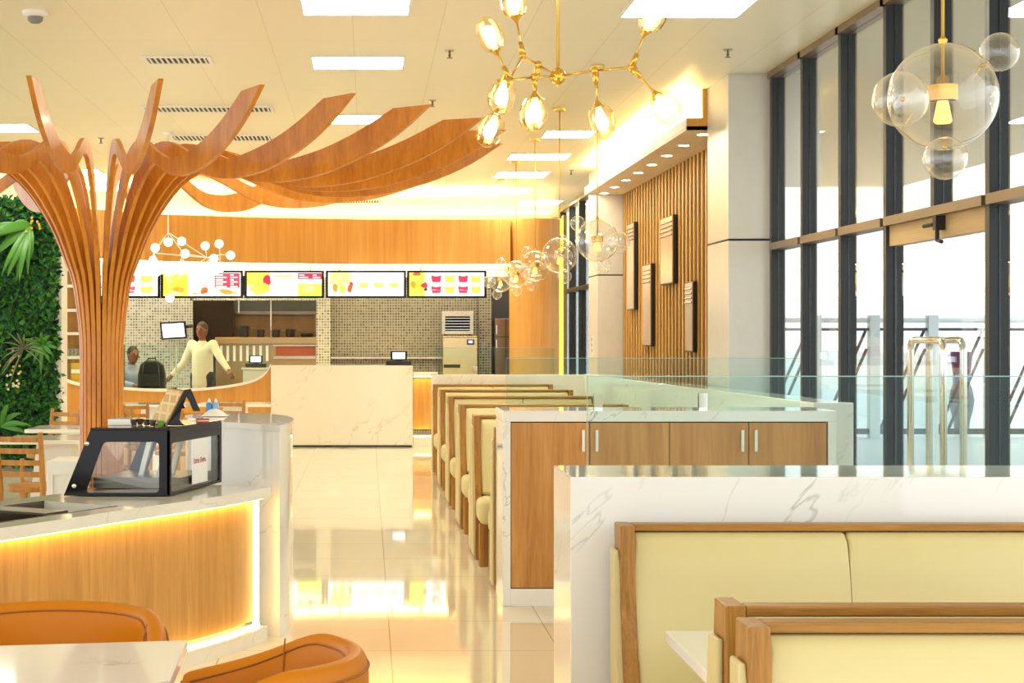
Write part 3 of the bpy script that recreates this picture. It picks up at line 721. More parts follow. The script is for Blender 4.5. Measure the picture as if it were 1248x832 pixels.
# ------------------------------------------------------------------ booth benches
L_B = 1.32
def bench(label, loc, rz):
    t = thing('booth_bench', label, 'bench', loc, rz, 'cream booth benches')
    ef = [(0,0),(0,.955),(-.11,.955),(-.118,.85),(-.135,.72),(-.17,.58),(-.21,.46),(-.235,.34),(-.25,0)]
    sp = [(-.02,.03),(-.02,.885),(-.095,.885),(-.10,.84),(-.118,.715),(-.152,.575),(-.192,.455),(-.217,.34),(-.232,.03)]
    for x, s in ((0, 1), (L_B, -1)):
        MB().prism([(x, y, z) for y, z in ef], (.042*s, 0, 0), bev=.004).build('end_frame', M['frame_wood'], t)
        MB().prism([(x, y, z) for y, z in sp], (-.016*s, 0, 0), bev=.006).build('side_pad', M['cream'], t)
    MB().box(.0425, L_B-.0425, -.055, -.001, .934, .954, bev=.003).build('top_rail', M['rail_wood'], t)
    MB().box(.0425, L_B-.0425, -.02, -.001, .10, .933, bev=.003).build('back_panel', M['cream'], t)
    prof = [(-.022,.932),(-.055,.928),(-.085,.905),(-.10,.82),(-.12,.72),(-.155,.58),(-.20,.45),(-.19,.43),(-.022,.43)]
    w = (L_B-.09)/2
    for i in range(2):
        x0 = .045+i*(w+.001)
        MB().prism([(x0, y, z) for y, z in prof], (w-.001, 0, 0), bev=.012, seg=3).build('back_cushion', M['cream'], t, smooth='auto')
    MB().box(0, L_B, -.60, -.257, .27, .43, bev=.045, seg=4).box(.046, L_B-.046, -.30, -.10, .275, .425, bev=.02).build('seat_cushion', M['cream'], t, smooth='auto')
    MB().box(.06, L_B-.06, -.57, -.03, .23, .27).build('seat_frame', M['rail_wood'], t)
    for x in (.004, L_B-.06):
        MB().box(x, x+.056, -.57, -.51, 0, .275, bev=.004).build('leg', M['frame_wood'], t)
    return t
XB = .72
b0 = bench('cream booth bench with two padded back cushions against the marble wall', (XB, 4.79, 0), 0)
dup(b0, (XB+L_B, 3.30, 0), PI, 'cream booth bench seen from behind, the taller post of the two nearest ones')
dup(b0, (XB-.01, 3.17, 0), 0, 'cream booth bench nearest the camera, its low post in front of another bench')
cs_ = [9.62, 11.2, 12.93, 14.67, 16.4, 18.17]
names = ['nearest', 'second', 'third', 'fourth', 'fifth']
for i, c in enumerate(cs_):
    if i > 0: dup(b0, (XB, c-.012, 0), 0, ('cream booth bench of the aisle row facing the camera, %s from the timber cabinet' % ordinal(i-1)) if i < 5 else 'cream booth bench at the far end of the aisle row against the marble end wall')
    if i < 5: dup(b0, (XB+L_B+(.028 if i == 0 else 0), c+.012, 0), PI, ('cream booth bench of the aisle row facing away, %s beyond the timber cabinet' % ordinal(i)) if i else 'cream booth bench set against the back of the timber cabinet')
def booth_table(label, x, y, z=.72):
    t = thing('booth_table', label, 'table', (x, y, 0), 0, 'marble booth tables')
    MB().box(0, 1.2, -.29, .29, z-.03, z, bev=.003).build('table_top', M['marble'], t)
    MB().lathe([(.03,.03),(.03,z-.03)], (.6,0,0), n=16).build('column', M['black'], t, smooth='auto')
    MB().lathe([(.22,0),(.22,.02),(.04,.035)], (.6,0,0), n=28).build('foot', M['black'], t, smooth='auto')
    return t
t0 = booth_table('white marble booth table whose corner shows between the two nearest benches', .785, 4.04)
for i in range(5):
    dup(t0, (.80, (cs_[i]+cs_[i+1])/2, 0), 0, 'white marble booth table, %s of the aisle row beyond the timber cabinet' % ordinal(i))

# ------------------------------------------------------------------ marble divider and timber cabinet with glass screens
ZW = 1.08
k = thing('partition_near', None, None, (1.65, 4.87, 0)); struct(k)
MB().box(.60, 2.75, 4.85, 5.29, 0, ZW, bev=.004).build('marble_body', M['marble'], k, world=True)
def screen(name, label, x0, x1, y, z0, z1, clamps, ch=.09):
    t = thing(name, label, 'glass screen', ((x0+x1)/2, y, z0))
    MB().box(x0+.001, x1-.001, y, y+.01, z0+.001, z1-.003).build('pane', M['glass'], t, world=True)
    MB().box(x0, x1, y, y+.01, z1-.003, z1).box(x0, x0+.001, y, y+.01, z0+.001, z1).build('polished_edge', M['glass_edge'], t, world=True)
    for c in clamps:
        MB().box(c-.024, c+.024, y-.012, y-.001, z0, z0+ch).box(c-.024, c+.024, y+.011, y+.022, z0, z0+ch).build('clamp', M['chrome'], t, world=True)
    return t
screen('glass_screen', 'long clear glass screen standing on the near marble divider', .656, 2.74, 4.90, ZW, 1.378, (2.6,))
YC0, YC1 = 9.08, 9.56
cb = thing('storage_cabinet', 'low marble framed cabinet with oak doors and white bar handles', 'cabinet', (1.65, 9.3, 0))
X0, X1 = .748, 2.594
MB().box(X0, X0+.044, YC0, YC1, 0, ZW-.06, bev=.003).box(X1-.045, X1, YC0, YC1, 0, ZW-.06, bev=.003).box(X0, X1, YC0, YC1, ZW-.06, ZW, bev=.003).box(X0+.044, X1-.045, YC0+.002, YC1, .0, .095, bev=.002).box(X0+.044, X1-.045, YC1-.02, YC1, .095, ZW-.06).build('marble_body', M['marble'], cb, world=True)
MB().box(X0+.045, X1-.05, YC0+.03, YC1-.021, .0955, ZW-.0605).build('carcass', M['dark_room'], cb, world=True)
xs = [X0+.046, PX(718.5,9.1), PX(815.5,9.1), PX(912,9.1), X1-.05]
for i in range(4):
    d = MB().box(xs[i]+.002, xs[i+1]-.002, YC0+.008, YC0+.0285, .1, ZW-.066, bev=.0015).build('door', M['oak'], cb, world=True)
    hx = xs[i+1]-.037 if i in (0, 2) else xs[i]+.037
    MB().box(hx-.008, hx+.008, YC0-.012, YC0-.002, .855, .975, bev=.002).box(hx-.006, hx+.006, YC0-.002, YC0+.008, .865, .875).box(hx-.006, hx+.006, YC0-.002, YC0+.008, .955, .965).build('handle', M['white'], d, world=True)
screen('glass_screen', 'clear glass screen standing on top of the oak cabinet', .785, 2.45, 9.3, ZW, 1.37, (1.307, 1.9))
screen('glass_screen', 'small clear glass screen at the far end of the aisle booths', PX(530,18.3), PX(676,18.3), 18.3, 1.061, 1.36, (1.2,))
# ------------------------------------------------------------------ bubble pendants
def pendant(label, loc, rz):
    t = thing('bubble_pendant', label, 'pendant light', loc, rz, 'glass bubble pendants')
    R = .165; top = CEIL-loc[2]
    MB().sphere((0,0,0), R, 40, 24).build('main_globe', M['bubble'], t, smooth=True)
    for c, r in SMALL:
        MB().sphere(c, r, 28, 16).build('small_globe', M['bubble'], t, smooth=True)
    d = [Vector(c).normalized() for c, r in SMALL]
    m_ = MB()
    for v in d: m_.sphere(v*R, .008, 10, 6)
    m_.build('glass_joint', M['brass'], t, smooth=True)
    MB().tube([(0,0,.03),(0,0,top-.02)], .0055, 8).build('rod', M['brass_rod'], t, smooth=True)
    MB().lathe([(0,top-.03),(.05,top-.03),(.055,top-.02),(.055,top-.001),(0,top-.001)], n=24).build('canopy', M['brass_rod'], t, smooth='auto')
    MB().lathe([(.012,R),(.014,R+.012),(.007,R+.02)], n=16).build('collar', M['brass'], t, smooth='auto')
    MB().lathe([(0,.035),(.045,.035),(.045,-.012),(.038,-.012),(.038,.028),(0,.028)], n=28).build('lamp_holder', M['brass'], t, smooth='auto')
    MB().lathe([(.016,-.013),(.02,-.03),(.028,-.075),(.022,-.082),(0,-.082)], n=20).build('lamp_cone', M['bulb_soft'], t, smooth='auto')
    return t
SMALL = [((-.155,-.075,-.018),.084), ((.183,.02,.142),.060), ((-.01,-.05,-.195),.066)]
zc = EYE + 290*5.07/2000
p0 = pendant('large glass bubble pendant close to the camera before the dark window frames', (PX(1149,5.07), 5.07, zc), 0)
SMALL_ROT = [0, 2.3, 1.2, 4.0, 3.1, 5.2]
for i, (px, Y, py) in enumerate(((728,12.8,293),(682,15.2,311),(652,17.55,325),(629,19.9,334),(610,22.0,343))):
    z = EYE + (408-py)*Y/2000
    lab = 'glass bubble pendant hanging before the far metal column, first of the receding row' if i == 0 else 'glass bubble pendant, %s of the receding row toward the timber cylinder' % ordinal(i)
    dup(p0, (PX(px,Y), Y, zc if abs(z-zc) < .03 else z), SMALL_ROT[i+1], lab)

# ------------------------------------------------------------------ brass branching chandelier
CYD = 7.0
hub = Vector((PX(680,CYD), CYD, PZ(93,CYD)))
ch = thing('branching_chandelier', 'brass branching chandelier with faceted amber glass bulbs', 'chandelier', (hub.x, hub.y, CEIL))
def Q(px, py, dy=0): return Vector((PX(px, CYD+dy), CYD+dy, PZ(py, CYD+dy)))
MB().sphere(hub, .035, 24, 14).lathe([(0,-.045),(.008,-.04),(.008,-.03),(0,-.03)], hub, 10).build('hub', M['brass'], ch, smooth=True, world=True)
MB().tube([hub+Vector((0,0,.03)), (hub.x, hub.y, CEIL-.02)], .007, 10).build('rod', M['brass_rod'], ch, smooth=True, world=True)
MB().lathe([(0,-.03),(.06,-.03),(.07,-.015),(.07,-.001),(0,-.001)], (hub.x, hub.y, CEIL), 28).build('canopy', M['brass'], ch, smooth='auto', world=True)
J1, J2 = Q(725,86,-.1), Q(770,82,-.2)
J3, J4 = Q(651,94,-.15), Q(621,97,-.3)
J6, J5 = Q(656,79,.15), Q(637,68,.1)
arms = [(hub,J1),(J1,J2),(hub,J3),(J3,J4),(hub,J6),(J6,J5),(J4,J5)]
ends = [(J1,Q(729,130,-.1),Q(733,146,-.1)), (J2,Q(787,37,-.25),Q(798,15,-.28)), (J2,Q(801,117,-.25),Q(815,136,-.28)),
        (J3,Q(652,119,-.15),Q(652,158,-.15)), (J4,Q(604,60,-.32),Q(596,41,-.34)), (J5,Q(629,20,.1),Q(626,2,.1)),
        (J4,Q(614,100,-.4),Q(611,120,-.42)), (J6,Q(652,122,.2),Q(648,141,.22)), (J4,Q(604,141,-.1),Q(597,159,-.1))]
m_ = MB()
for a, b in arms: m_.tube([a, b], .0048, 8)
m_.build('branch_arms', M['brass'], ch, smooth=True, world=True)
for j in (J1, J2, J3, J4, J5, J6):
    m_ = MB().sphere(j, .018, 14, 8)
    for j2, s, b in ends:
        if j2 is j: m_.tube([j, j.lerp(s, min(.5, .06/(s-j).length))], [.017, .009], 10)
    m_.build('joint', M['brass'], ch, smooth=True, world=True)
egg = [(.022,-.004),(.042,.006),(.054,.03),(.058,.06),(.055,.09),(.044,.116),(.026,.134),(0,.142)]
for j, s, b in ends:
    d = (b-s).normalized(); q = Vector((0,0,1)).rotation_difference(d).to_matrix().to_4x4()
    T = Matrix.Translation(s) @ q
    MB().tube([j, s], .0042, 8).build('lamp_arm', M['brass'], ch, smooth=True, world=True)
    MB().lathe([(.006,-.03),(.012,-.018),(.021,-.005),(.026,.004),(.02,.008),(0,.008)], n=18).xform(T).build('socket', M['brass'], ch, smooth='auto', world=True)
    g = MB().lathe(egg, n=9).xform(T).build('glass_bulb', M['amber'], ch, smooth=False, world=True)
    MB().lathe([(.010,.008),(.016,.03),(.027,.062),(.022,.092),(0,.104)], n=12).xform(T).build('filament_bloom', M['bulb'], g, smooth='auto', world=True)  # lamp core made oversized, bloom put into its shape

# ------------------------------------------------------------------ white globe chandelier by the kitchen
GY = 17.0
def G(px, py, dy=0): return Vector((PX(px, GY+dy), GY+dy, PZ(py, GY+dy)))
t = thing('globe_chandelier', 'white wire chandelier with many small glowing globes behind the timber trunk', 'chandelier', (PX(205,GY), GY, CEIL))
n0 = G(205,283); n1 = G(206,345)
globes = [(189,302,-.2),(205,295,0),(221.5,294,.2),(225.5,309,-.2),(250,299.5,.2),(267,297,.3),(281,311,0),(260.5,315,-.3),(186.5,317,.2),(207,363,0),(268,327,.2),(191,331,-.2),(222,323,.1),(206,331,.25)]
m_ = MB().tube([n0, (n0.x, n0.y, CEIL-.02)], .006, 8); m_.build('rod', M['white'], t, smooth=True, world=True)
MB().lathe([(0,-.03),(.05,-.03),(.055,-.001),(0,-.001)], (n0.x, n0.y, CEIL), 20).build('canopy', M['white'], t, smooth='auto', world=True)
m_ = MB()
a1, a2, a3, a4 = G(187,308,-.1), G(224,309,-.1), G(252,314,.1), G(268,310,.2)
for a, b in ((n0,a1),(n0,a2),(a1,a3),(n0,a3),(a3,a4),(n1,a1),(n1,a2),(n1,a3),(n1,a4)): m_.tube([a, b], .005, 6)
m_.build('wire_frame', M['white'], t, smooth=True, world=True)
hubs_ = [n0, n1, a1, a2, a3, a4]
for px, py, dy in globes:
    c = G(px, py, dy); h = min(hubs_, key=lambda v: (v-c).length)
    MB().sphere(c, .045, 16, 10).build('globe', M['bulb_white'], t, smooth=True, world=True)
    MB().tube([h, c], .0045, 6).build('stem', M['white'], t, smooth=True, world=True)
# ------------------------------------------------------------------ menu boards
BY = 23.62
E = {}
def em(key, c, s=1.0):
    if key not in E: E[key] = emis('screen_'+key, srgb(*c), s)
    return E[key]
def board(px0, px1, label, art):
    x0, x1 = PX(px0, BY), PX(px1, BY); z0, z1 = PZ(363, BY), PZ(332, BY)+.03
    t = thing('menu_board', label, 'menu board', ((x0+x1)/2, BY, z0), 0, 'illuminated menu boards')
    MB().ring([(x0,BY,z0),(x1,BY,z0),(x1,BY,z1),(x0,BY,z1)], [(x0+.035,BY,z0+.03),(x1-.035,BY,z0+.03),(x1-.035,BY,z1-.03),(x0+.035,BY,z1-.03)], (0,.06,0)).build('housing', M['black'], t, world=True)
    MB().box(x0+.035, x1-.035, BY+.012, BY+.05, z0+.03, z1-.03).build('screen', em('white', (250,252,255), 1.0), t, world=True)
    for xm in (x0+.2, x1-.2): MB().tube([(xm, BY+.04, z1-.01), (xm, BY+.04, z1+.06), (xm, BY+.62, z1+.06)], .012, 8).build('mounting_rod', M['white'], t, world=True)
    parts = {}
    for kind, c, a, b, e, d in art:
        # a..d in 0..1 of the visible screen, e = bottom, d = top
        xa, xb = x0+.035+a*(x1-x0-.07), x0+.035+b*(x1-x0-.07)
        zv = z1-z0-.06; za, zb = z0+.03+e*zv, z0+.03+d*zv
        m_ = parts.setdefault((kind, c, a if kind in ('cup','food') else 0, e if kind in ('cup','food') else 0), MB()); y = BY+{'block':.011,'cup':.0085,'food':.008,'line':.0065}[kind]
        if kind in ('block', 'line'): m_.box(xa, xb, y, y+.001, za, zb)
        elif kind == 'cup': m_.prism([(xa+.1*(xb-xa),y,za),(xb-.1*(xb-xa),y,za),(xb,y,zb),((xa+xb)/2,y,zb-.12*(zb-za)),(xa,y,zb)], (0,.001,0))
        else:
            cx_, cz_, rx, rz_ = (xa+xb)/2, (za+zb)/2, (xb-xa)/2, (zb-za)/2; rr = random.Random(int(a*1000+e*77)); k_ = len(parts)
            for q_ in range(5):      # a heap of uneven pieces
                ux, uz = (0, 0) if q_ == 0 else (rr.uniform(-.45,.45)*rx, rr.uniform(-.45,.45)*rz_)
                sc_q = .62 if q_ else .8
                m_.prism([(cx_+ux+sc_q*rx*math.cos(q)*rr.uniform(.7,1), y-.0004*q_-.00005*k_, cz_+uz+sc_q*rz_*math.sin(q)*rr.uniform(.7,1)) for q in [2*PI*i/11 for i in range(11)]], (0,.0002,0))
    nm = {'block':'colour_panel','cup':'cup_print','food':'food_print','line':'text_lines'}
    for (kind, c, _a, _e), m_ in parts.items():
        m_.build(nm[kind], em('%d_%d_%d' % c, c, 1.0), t, world=True)
RED, PINK, YEL, LIME, ORG, BRN, WHT, GRN, DK = (204,30,64), (214,60,90), (250,226,50), (206,220,70), (228,120,30), (168,70,24), (252,250,246), (150,200,80), (60,30,30)
cups = lambda cols, xs_, w: [('cup', cols[j][i], xs_[i], xs_[i]+w, .12+.46*j, .42+.46*j) for i in range(len(xs_)) for j in range(2)]
lines = lambda a, b, e, d, n, c: [('line', c, a, b-(.05*(i % 2)), e+(d-e)*(i+.2)/n, e+(d-e)*(i+.6)/n) for i in range(n)]
board(96, 195, 'menu board half hidden by the timber trunk, with red and brown cups',
      cups([[PINK,(206,160,70),PINK,(206,160,70)]]*2, [.10,.32,.54,.77], .17) + lines(.56,.70,.2,.3,2,WHT))
board(196, 296, 'menu board with yellow panel and a red price list, behind the globe chandelier',
      [('block',YEL,0,.32,0,1),('food',ORG,.10,.28,.10,.42),('block',WHT,.12,.26,.08,.28),('food',BRN,.46,.60,.04,.42),('food',(120,40,20),.49,.57,.10,.32),('food',(236,150,60),.88,.96,.03,.2),('food',ORG,.36,.46,.03,.16),('food',(200,110,50),.70,.96,.02,.30),('block',RED,.66,.99,.34,.98),('block',(240,200,60),.42,.58,.76,.80)] + lines(.68,.82,.36,.95,6,WHT) + lines(.87,.96,.36,.95,6,WHT))
board(298, 395, 'menu board with fries and a red tomato on its bright picture',
      [('block',(250,210,70),.0,.30,.45,1),('food',RED,.20,.33,.40,.95),('food',(244,190,60),.0,.32,.02,.62)]+[('line',c_,.03+i*.022,.045+i*.022,.10+.05*(i%3),.44+.12*((i*7)%4)/3) for i,c_ in enumerate([(250,226,120),(226,160,40)]*6)]+[('food',RED,.21,.31,.46,.9),('block',(246,220,90),.38,.62,.80,.90),('block',RED,.68,1,.72,.98),('block',LIME,.68,1,0,.52),('food',(240,220,120),.72,.96,.12,.50),('block',GRN,.68,1,0,.10)] + lines(.70,.82,.76,.94,2,WHT) + lines(.88,.98,.76,.94,2,WHT))
board(397, 495, 'mostly white menu board with drinks at one side and three lime items',
      [('block',(252,236,120),.02,.30,.5,1),('food',ORG,.04,.14,.10,.62),('food',(248,190,80),.13,.26,.08,.6),('food',BRN,.25,.33,.12,.56),('food',RED,.27,.34,.38,.62)] + [('cup',(232,226,90),a,a+.14,.34,.58) for a in (.40,.60,.80)])
board(496, 593, 'menu board with lime panel and two rows of red and lime cups',
      [('block',LIME,0,.21,0,1),('food',BRN,.02,.19,.84,1.02),('food',ORG,.01,.10,.26,.66),('food',(240,160,40),.06,.18,.2,.66),('food',RED,.15,.25,.28,.62),('food',DK,.19,.26,.2,.36)] + cups([[RED,(220,226,60)]*2]*2, [.29,.47,.65,.82], .14) + lines(.31,.41,.22,.3,2,(240,140,160)) + lines(.67,.77,.22,.3,2,(240,140,160)))

# ------------------------------------------------------------------ service counter and kitchen
sc_ = thing('service_counter', 'cream marble service counter at the end of the aisle with glowing timber end', 'counter', (-.4, 22.3, 0))
MB().box(PX(330,22.0), PX(503,22.0), 22.0, 22.5, 0.0, 1.09, bev=.006).build('marble_body', M['marble_warm'], sc_, world=True)
MB().box(PX(330,22.0)+.01, PX(503,22.0)-.01, 21.99, 22.0, 0.0, .022).build('base_shade_strip', M['blackm'], sc_, world=True)  # black strip stands in for the shade line at the counter foot
MB().box(PX(503,22.4)+.002, PX(530,22.6), 22.35, 22.5, .22, .90).build('timber_panel', M['oak_bar'], sc_, world=True)
MB().box(PX(503,22.4)+.002, PX(532,22.6), 22.2, 22.5, .94, 1.0).box(PX(503,22.4)+.002, PX(532,22.6), 22.2, 22.5, 0, .12).build('ledge', M['marble_warm'], sc_, world=True)
MB().box(PX(504,22.4), PX(531,22.5), 22.25, 22.3, .925, .938).build('light_strip', M['led'], sc_, world=True)
MB().box(PX(504,22.4), PX(531,22.5), 22.25, 22.3, .122, .135).build('light_strip', M['led'], sc_, world=True)
def pos(label, px, Y, z, s=1.0):
    t = thing('till_terminal', label, 'till', (PX(px,Y), Y, z), 0, 'till terminals')
    MB().box(-.17*s,.17*s,-.1,.1,0,.06*s, bev=.006).box(-.05*s,.05*s,-.03,.04,.06*s,.1*s).build('base', M['blackm'], t)
    MB().prism([(-.11*s,-.06,.07*s),(.11*s,-.06,.07*s),(.11*s,-.02,.19*s),(-.11*s,-.02,.19*s)], (0,.03,0)).build('housing', M['black'], t)
    MB().prism([(-.085*s,-.062,.085*s),(.085*s,-.062,.085*s),(.085*s,-.0275,.175*s),(-.085*s,-.0275,.175*s)], (0,.002,0)).build('screen', em('till', (206,220,246), .9), t)
pos('black till terminal with lit screen standing on the marble service counter', 486, 22.25, 1.0905)
hc = thing('side_counter', 'cream marble side counter behind the scalloped glass screen', 'counter', (PX(314,22.8), 22.8, 0))
MB().box(PX(297,22.8), PX(330,22.8)-.03, 22.65, 23.1, 0, 1.02, bev=.004).build('body', M['marble_warm'], hc, world=True)
MB().box(PX(297,22.8)-.02, PX(330,22.8)-.03, 22.63, 23.12, 1.021, 1.05).build('top', M['marble_warm'], hc, world=True)
pos('black till terminal on the side counter behind the curved glass', 312, 22.85, 1.051, .85)

KY = 25.4
def kbox(m_, px0, px1, py0, py1, y, dpt, bev=0):
    m_.box(PX(px0,y), PX(px1,y), y, y+dpt, PZ(py1,y), PZ(py0,y), bev=bev); return m_
# cooking line
t = thing('cooking_line', 'stainless steel cooking line with heated shelf in the kitchen opening', 'kitchen unit', (PX(330,KY), KY+.4, 0))
MB().box(PX(262,KY), PX(387,KY), KY+.1, KY+.8, 0, PZ(419,KY)-.002).build('body', M['steel_tan'], t, world=True)
kbox(MB(), 262, 388, 411, 419, KY, .8, .006).build('counter_top', M['steel_tan'], t, world=True)
kbox(MB(), 336, 384, 422, 433, KY+.06, .035).build('heated_window', plain('heated_glass', srgb(150,70,30), .2), t, world=True)
kbox(kbox(kbox(MB(), 333, 387, 420, 421.5, KY+.04, .05), 333, 387, 434, 437, KY+.04, .05), 385, 387.5, 421, 445, KY+.04, .05).build('rail', M['steel'], t, world=True)
m_ = MB()
for px in (268, 276, 284, 292, 300, 308, 316, 324): kbox(m_, px, px+3, 421, 440, KY+.06, .035)
m_.build('white_slats', M['white'], t, world=True)
t = thing('extractor_hood', 'stainless splashback and hood with dark pots before it behind the cooking line', 'hood', (PX(333,27), 27.2, 0))
kbox(MB(), 283, 386, 381, 411, 27.2, .05).build('splashback', plain('copper_steel', srgb(120,92,58), .3, metal=.8, var=.5, scale=2.5), t, world=True)
kbox(kbox(kbox(MB(), 283, 386, 379, 383, 26.9, .1), 282, 285, 381, 411, 26.9, .1), 384, 386.5, 381, 411, 26.9, .1).build('edge_frame', M['steel_dark'], t, world=True)
kbox(MB(), 285, 390, 360, 380, 27.0, .4).build('slate_canopy', M['slate'], t, world=True)
kbox(kbox(MB(), 329.5, 331, 362, 411, 26.7, .03), 290, 292, 362, 381, 26.7, .03).build('support_post', M['steel'], t, world=True)
for j, (px, r, h, lab) in enumerate(((318,.06,.12,'dark round pot on the cooking line, beside the steel post'),(336,.06,.12,'dark pot just past the steel post on the cooking line'),(354,.075,.13,'dark pot with pale spots on the cooking line'),(374,.10,.06,'flat dark pan at the end of the cooking line'),(297,.08,.18,'tall dark pot nearest the black opening'))):
    q = thing('cooking_pot', lab, 'pot', (PX(px,KY+.4), KY+.4, PZ(411,KY)+.001), 0, 'dark pots on the cooking line')
    MB().lathe([(r*.9,0),(r,.02),(r,h),(r*.9,h),(r*.85,.03),(0,.03)], n=20).build('body', M['blackm'], q, smooth='auto')
    MB().tube([(r*.95,0,h*.8),(r+.05,0,h*.82),(r+.1,0,h*.8)], .012, 6).build('handle', M['steel_dark'], q, smooth=True)
struct(kbox(MB(), 231, 284, 368, 420, 26.5, .05).build('opening_shade_sheet', M['dark_room']))  # dark sheet, shade inside the pass-through put into its colour
struct(kbox(MB(), 232, 386, 360, 366, 25.5, .1).build('wall_header', M['mosaic_light']))
t = thing('wall_monitor', 'white lit monitor in a black frame on the mosaic wall', 'monitor', (PX(211,25.2), 25.2, PZ(413,25.2)), 0)
MB().prism([(PX(195,25.2),25.16,PZ(393,25.2)),(PX(226,25.2),25.2,PZ(391,25.2)),(PX(228,25.2),25.2,PZ(412,25.2)),(PX(197.5,25.2),25.16,PZ(414,25.2))], (0,.05,0)).build('housing', M['black'], t, world=True)
MB().prism([(PX(197.5,25.2),25.155,PZ(395,25.2)),(PX(223.5,25.2),25.19,PZ(393.5,25.2)),(PX(225.5,25.2),25.19,PZ(410,25.2)),(PX(199.5,25.2),25.155,PZ(411.5,25.2))], (0,.003,0)).build('screen', em('mon', (246,248,255), 1.1), t, world=True)
MB().tube([(PX(226,25.2),25.22,PZ(398,25.2)), (PX(233,25.3),25.3,PZ(397,25.3)), (PX(233,25.4),25.48,PZ(397,25.4))], .025, 8).build('bracket', M['blackm'], t, world=True)
t = thing('ice_machine', 'tall stainless ice machine with small blue display', 'ice machine', (PX(561,24.9), 25.0, 0))
MB().box(PX(539.5,24.8), PX(582,24.8), 24.8, 25.29, 0, PZ(409,24.8), bev=.01).build('body', M['gold_steel'], t, world=True)
kbox(MB(), 569, 578, 413.5, 420, 24.79, .008).build('display_bezel', M['blackm'], t, world=True)
kbox(MB(), 571, 576, 414.8, 418, 24.783, .006).build('display', em('ice', (150,180,250), .9), t, world=True)
kbox(MB(), 541, 561, 444, 448, 24.79, .008).build('badge', M['blackm'], t, world=True)
kbox(MB(), 540, 582, 410.5, 411.3, 24.795, .004).build('seam', M['blackm'], t, world=True)
t = thing('toaster_oven', 'stainless countertop oven with dark grille standing on the ice machine', 'oven', (PX(558,24.9), 24.95, PZ(409,24.8)))
z_ = PZ(409,24.8)+.004
x0, x1 = PX(538.5,24.8), PX(577,24.8)
MB().ring([(x0,24.82,z_+.02),(x1,24.82,z_+.02),(x1,24.82,z_+.37),(x0,24.82,z_+.37)], [(x0+.05,24.82,z_+.07),(x1-.05,24.82,z_+.07),(x1-.05,24.82,z_+.29),(x0+.05,24.82,z_+.29)], (0,.4,0)).build('housing', M['steel'], t, world=True)
MB().box(x0+.05, x1-.05, 25.0, 25.2, z_+.07, z_+.29).build('cavity', M['dark_room'], t, world=True)
m_ = MB()
for i in range(5): m_.box(x0+.05, x1-.05, 24.84, 24.86, z_+.09+i*.042, z_+.096+i*.042)
m_.build('grille', M['chrome'], t, world=True)
for x in (x0+.05, x1-.05): MB().lathe([(.018,0),(.018,.0195)], (x, 24.9, z_), 10).build('foot', M['blackm'], t, world=True)
t = thing('fridge', 'dark grey upright fridge in the recess beside the timber cylinder', 'fridge', (PX(615,25.2), 25.4, 0))
MB().box(PX(603,25.1), PX(640,25.1), 25.1, 25.8, 0, PZ(388,25.1), bev=.01).build('body', M['steel_dark'], t, world=True)
kbox(kbox(MB(), 603, 640, 410, 411, 25.093, .006), 616, 617, 388, 470, 25.093, .006).build('door_seam', M['blackm'], t, world=True)
kbox(kbox(MB(), 604.5, 606, 414, 424, 25.07, .02), 604.5, 606, 396, 407, 25.07, .02).build('handle', M['chrome'], t, world=True)
struct(MB().box(PX(599,25.9), 2.8, 25.95, 26.1, 0, 2.9).build('wall_recess', M['slate']))

# ------------------------------------------------------------------ scalloped timber screen with glass
SY = 22.1
sp_ = spline([(66,440),(73,456),(86,470),(101,480),(120,487),(146,471+2) if False else (146,472),(190,474.5),(231,474),(268,471),(300,466),(318,459),(326,450),(330,444)], 60)
sp_ = spline([(64,440),(70,452),(80,462),(95,467),(115,470),(146,472),(190,474.5),(231,474),(268,471),(300,465.5),(316,459.5),(325,452),(329.5,444)], 60)
t = thing('scalloped_screen', 'low timber screen with white scalloped edge and curved glass above it', 'screen wall', (-2.7, SY, 0))
A = [(PX(p.x,SY), SY, 0) for p in sp_]; B = [(PX(p.x,SY), SY, PZ(p.y,SY)-.03) for p in sp_]
MB().strip_prism(A, B, (0,.1,0)).build('timber_panel', M['oak_fascia'], t, world=True)
A = [(x, SY-.02, z+.001) for x, y, z in B]; B2 = [(x, SY-.02, z+.034) for x, y, z in B]
MB().strip_prism(A, B2, (0,.14,0)).build('white_edge', M['white'], t, world=True)
A = [(x, SY+.04, z+.035) for x, y, z in B]; B2 = [(x, SY+.04, 1.37) for x, y, z in B]
MB().strip_prism(A, B2, (0,.008,0)).build('curved_glass', M['glass'], t, world=True)
for px in (150, 214): MB().box(PX(px,SY)-.012, PX(px,SY)+.012, SY+.055, SY+.075, PZ(470,SY), 1.37).build('glass_post', M['gold_steel'], t, world=True)
MB().box(-4.2, PX(250,22.5), 22.35, 22.75, PZ(473,22.4)-.04, PZ(473,22.4)-.0).build('inner_worktop', M['marble_warm'], t, world=True)

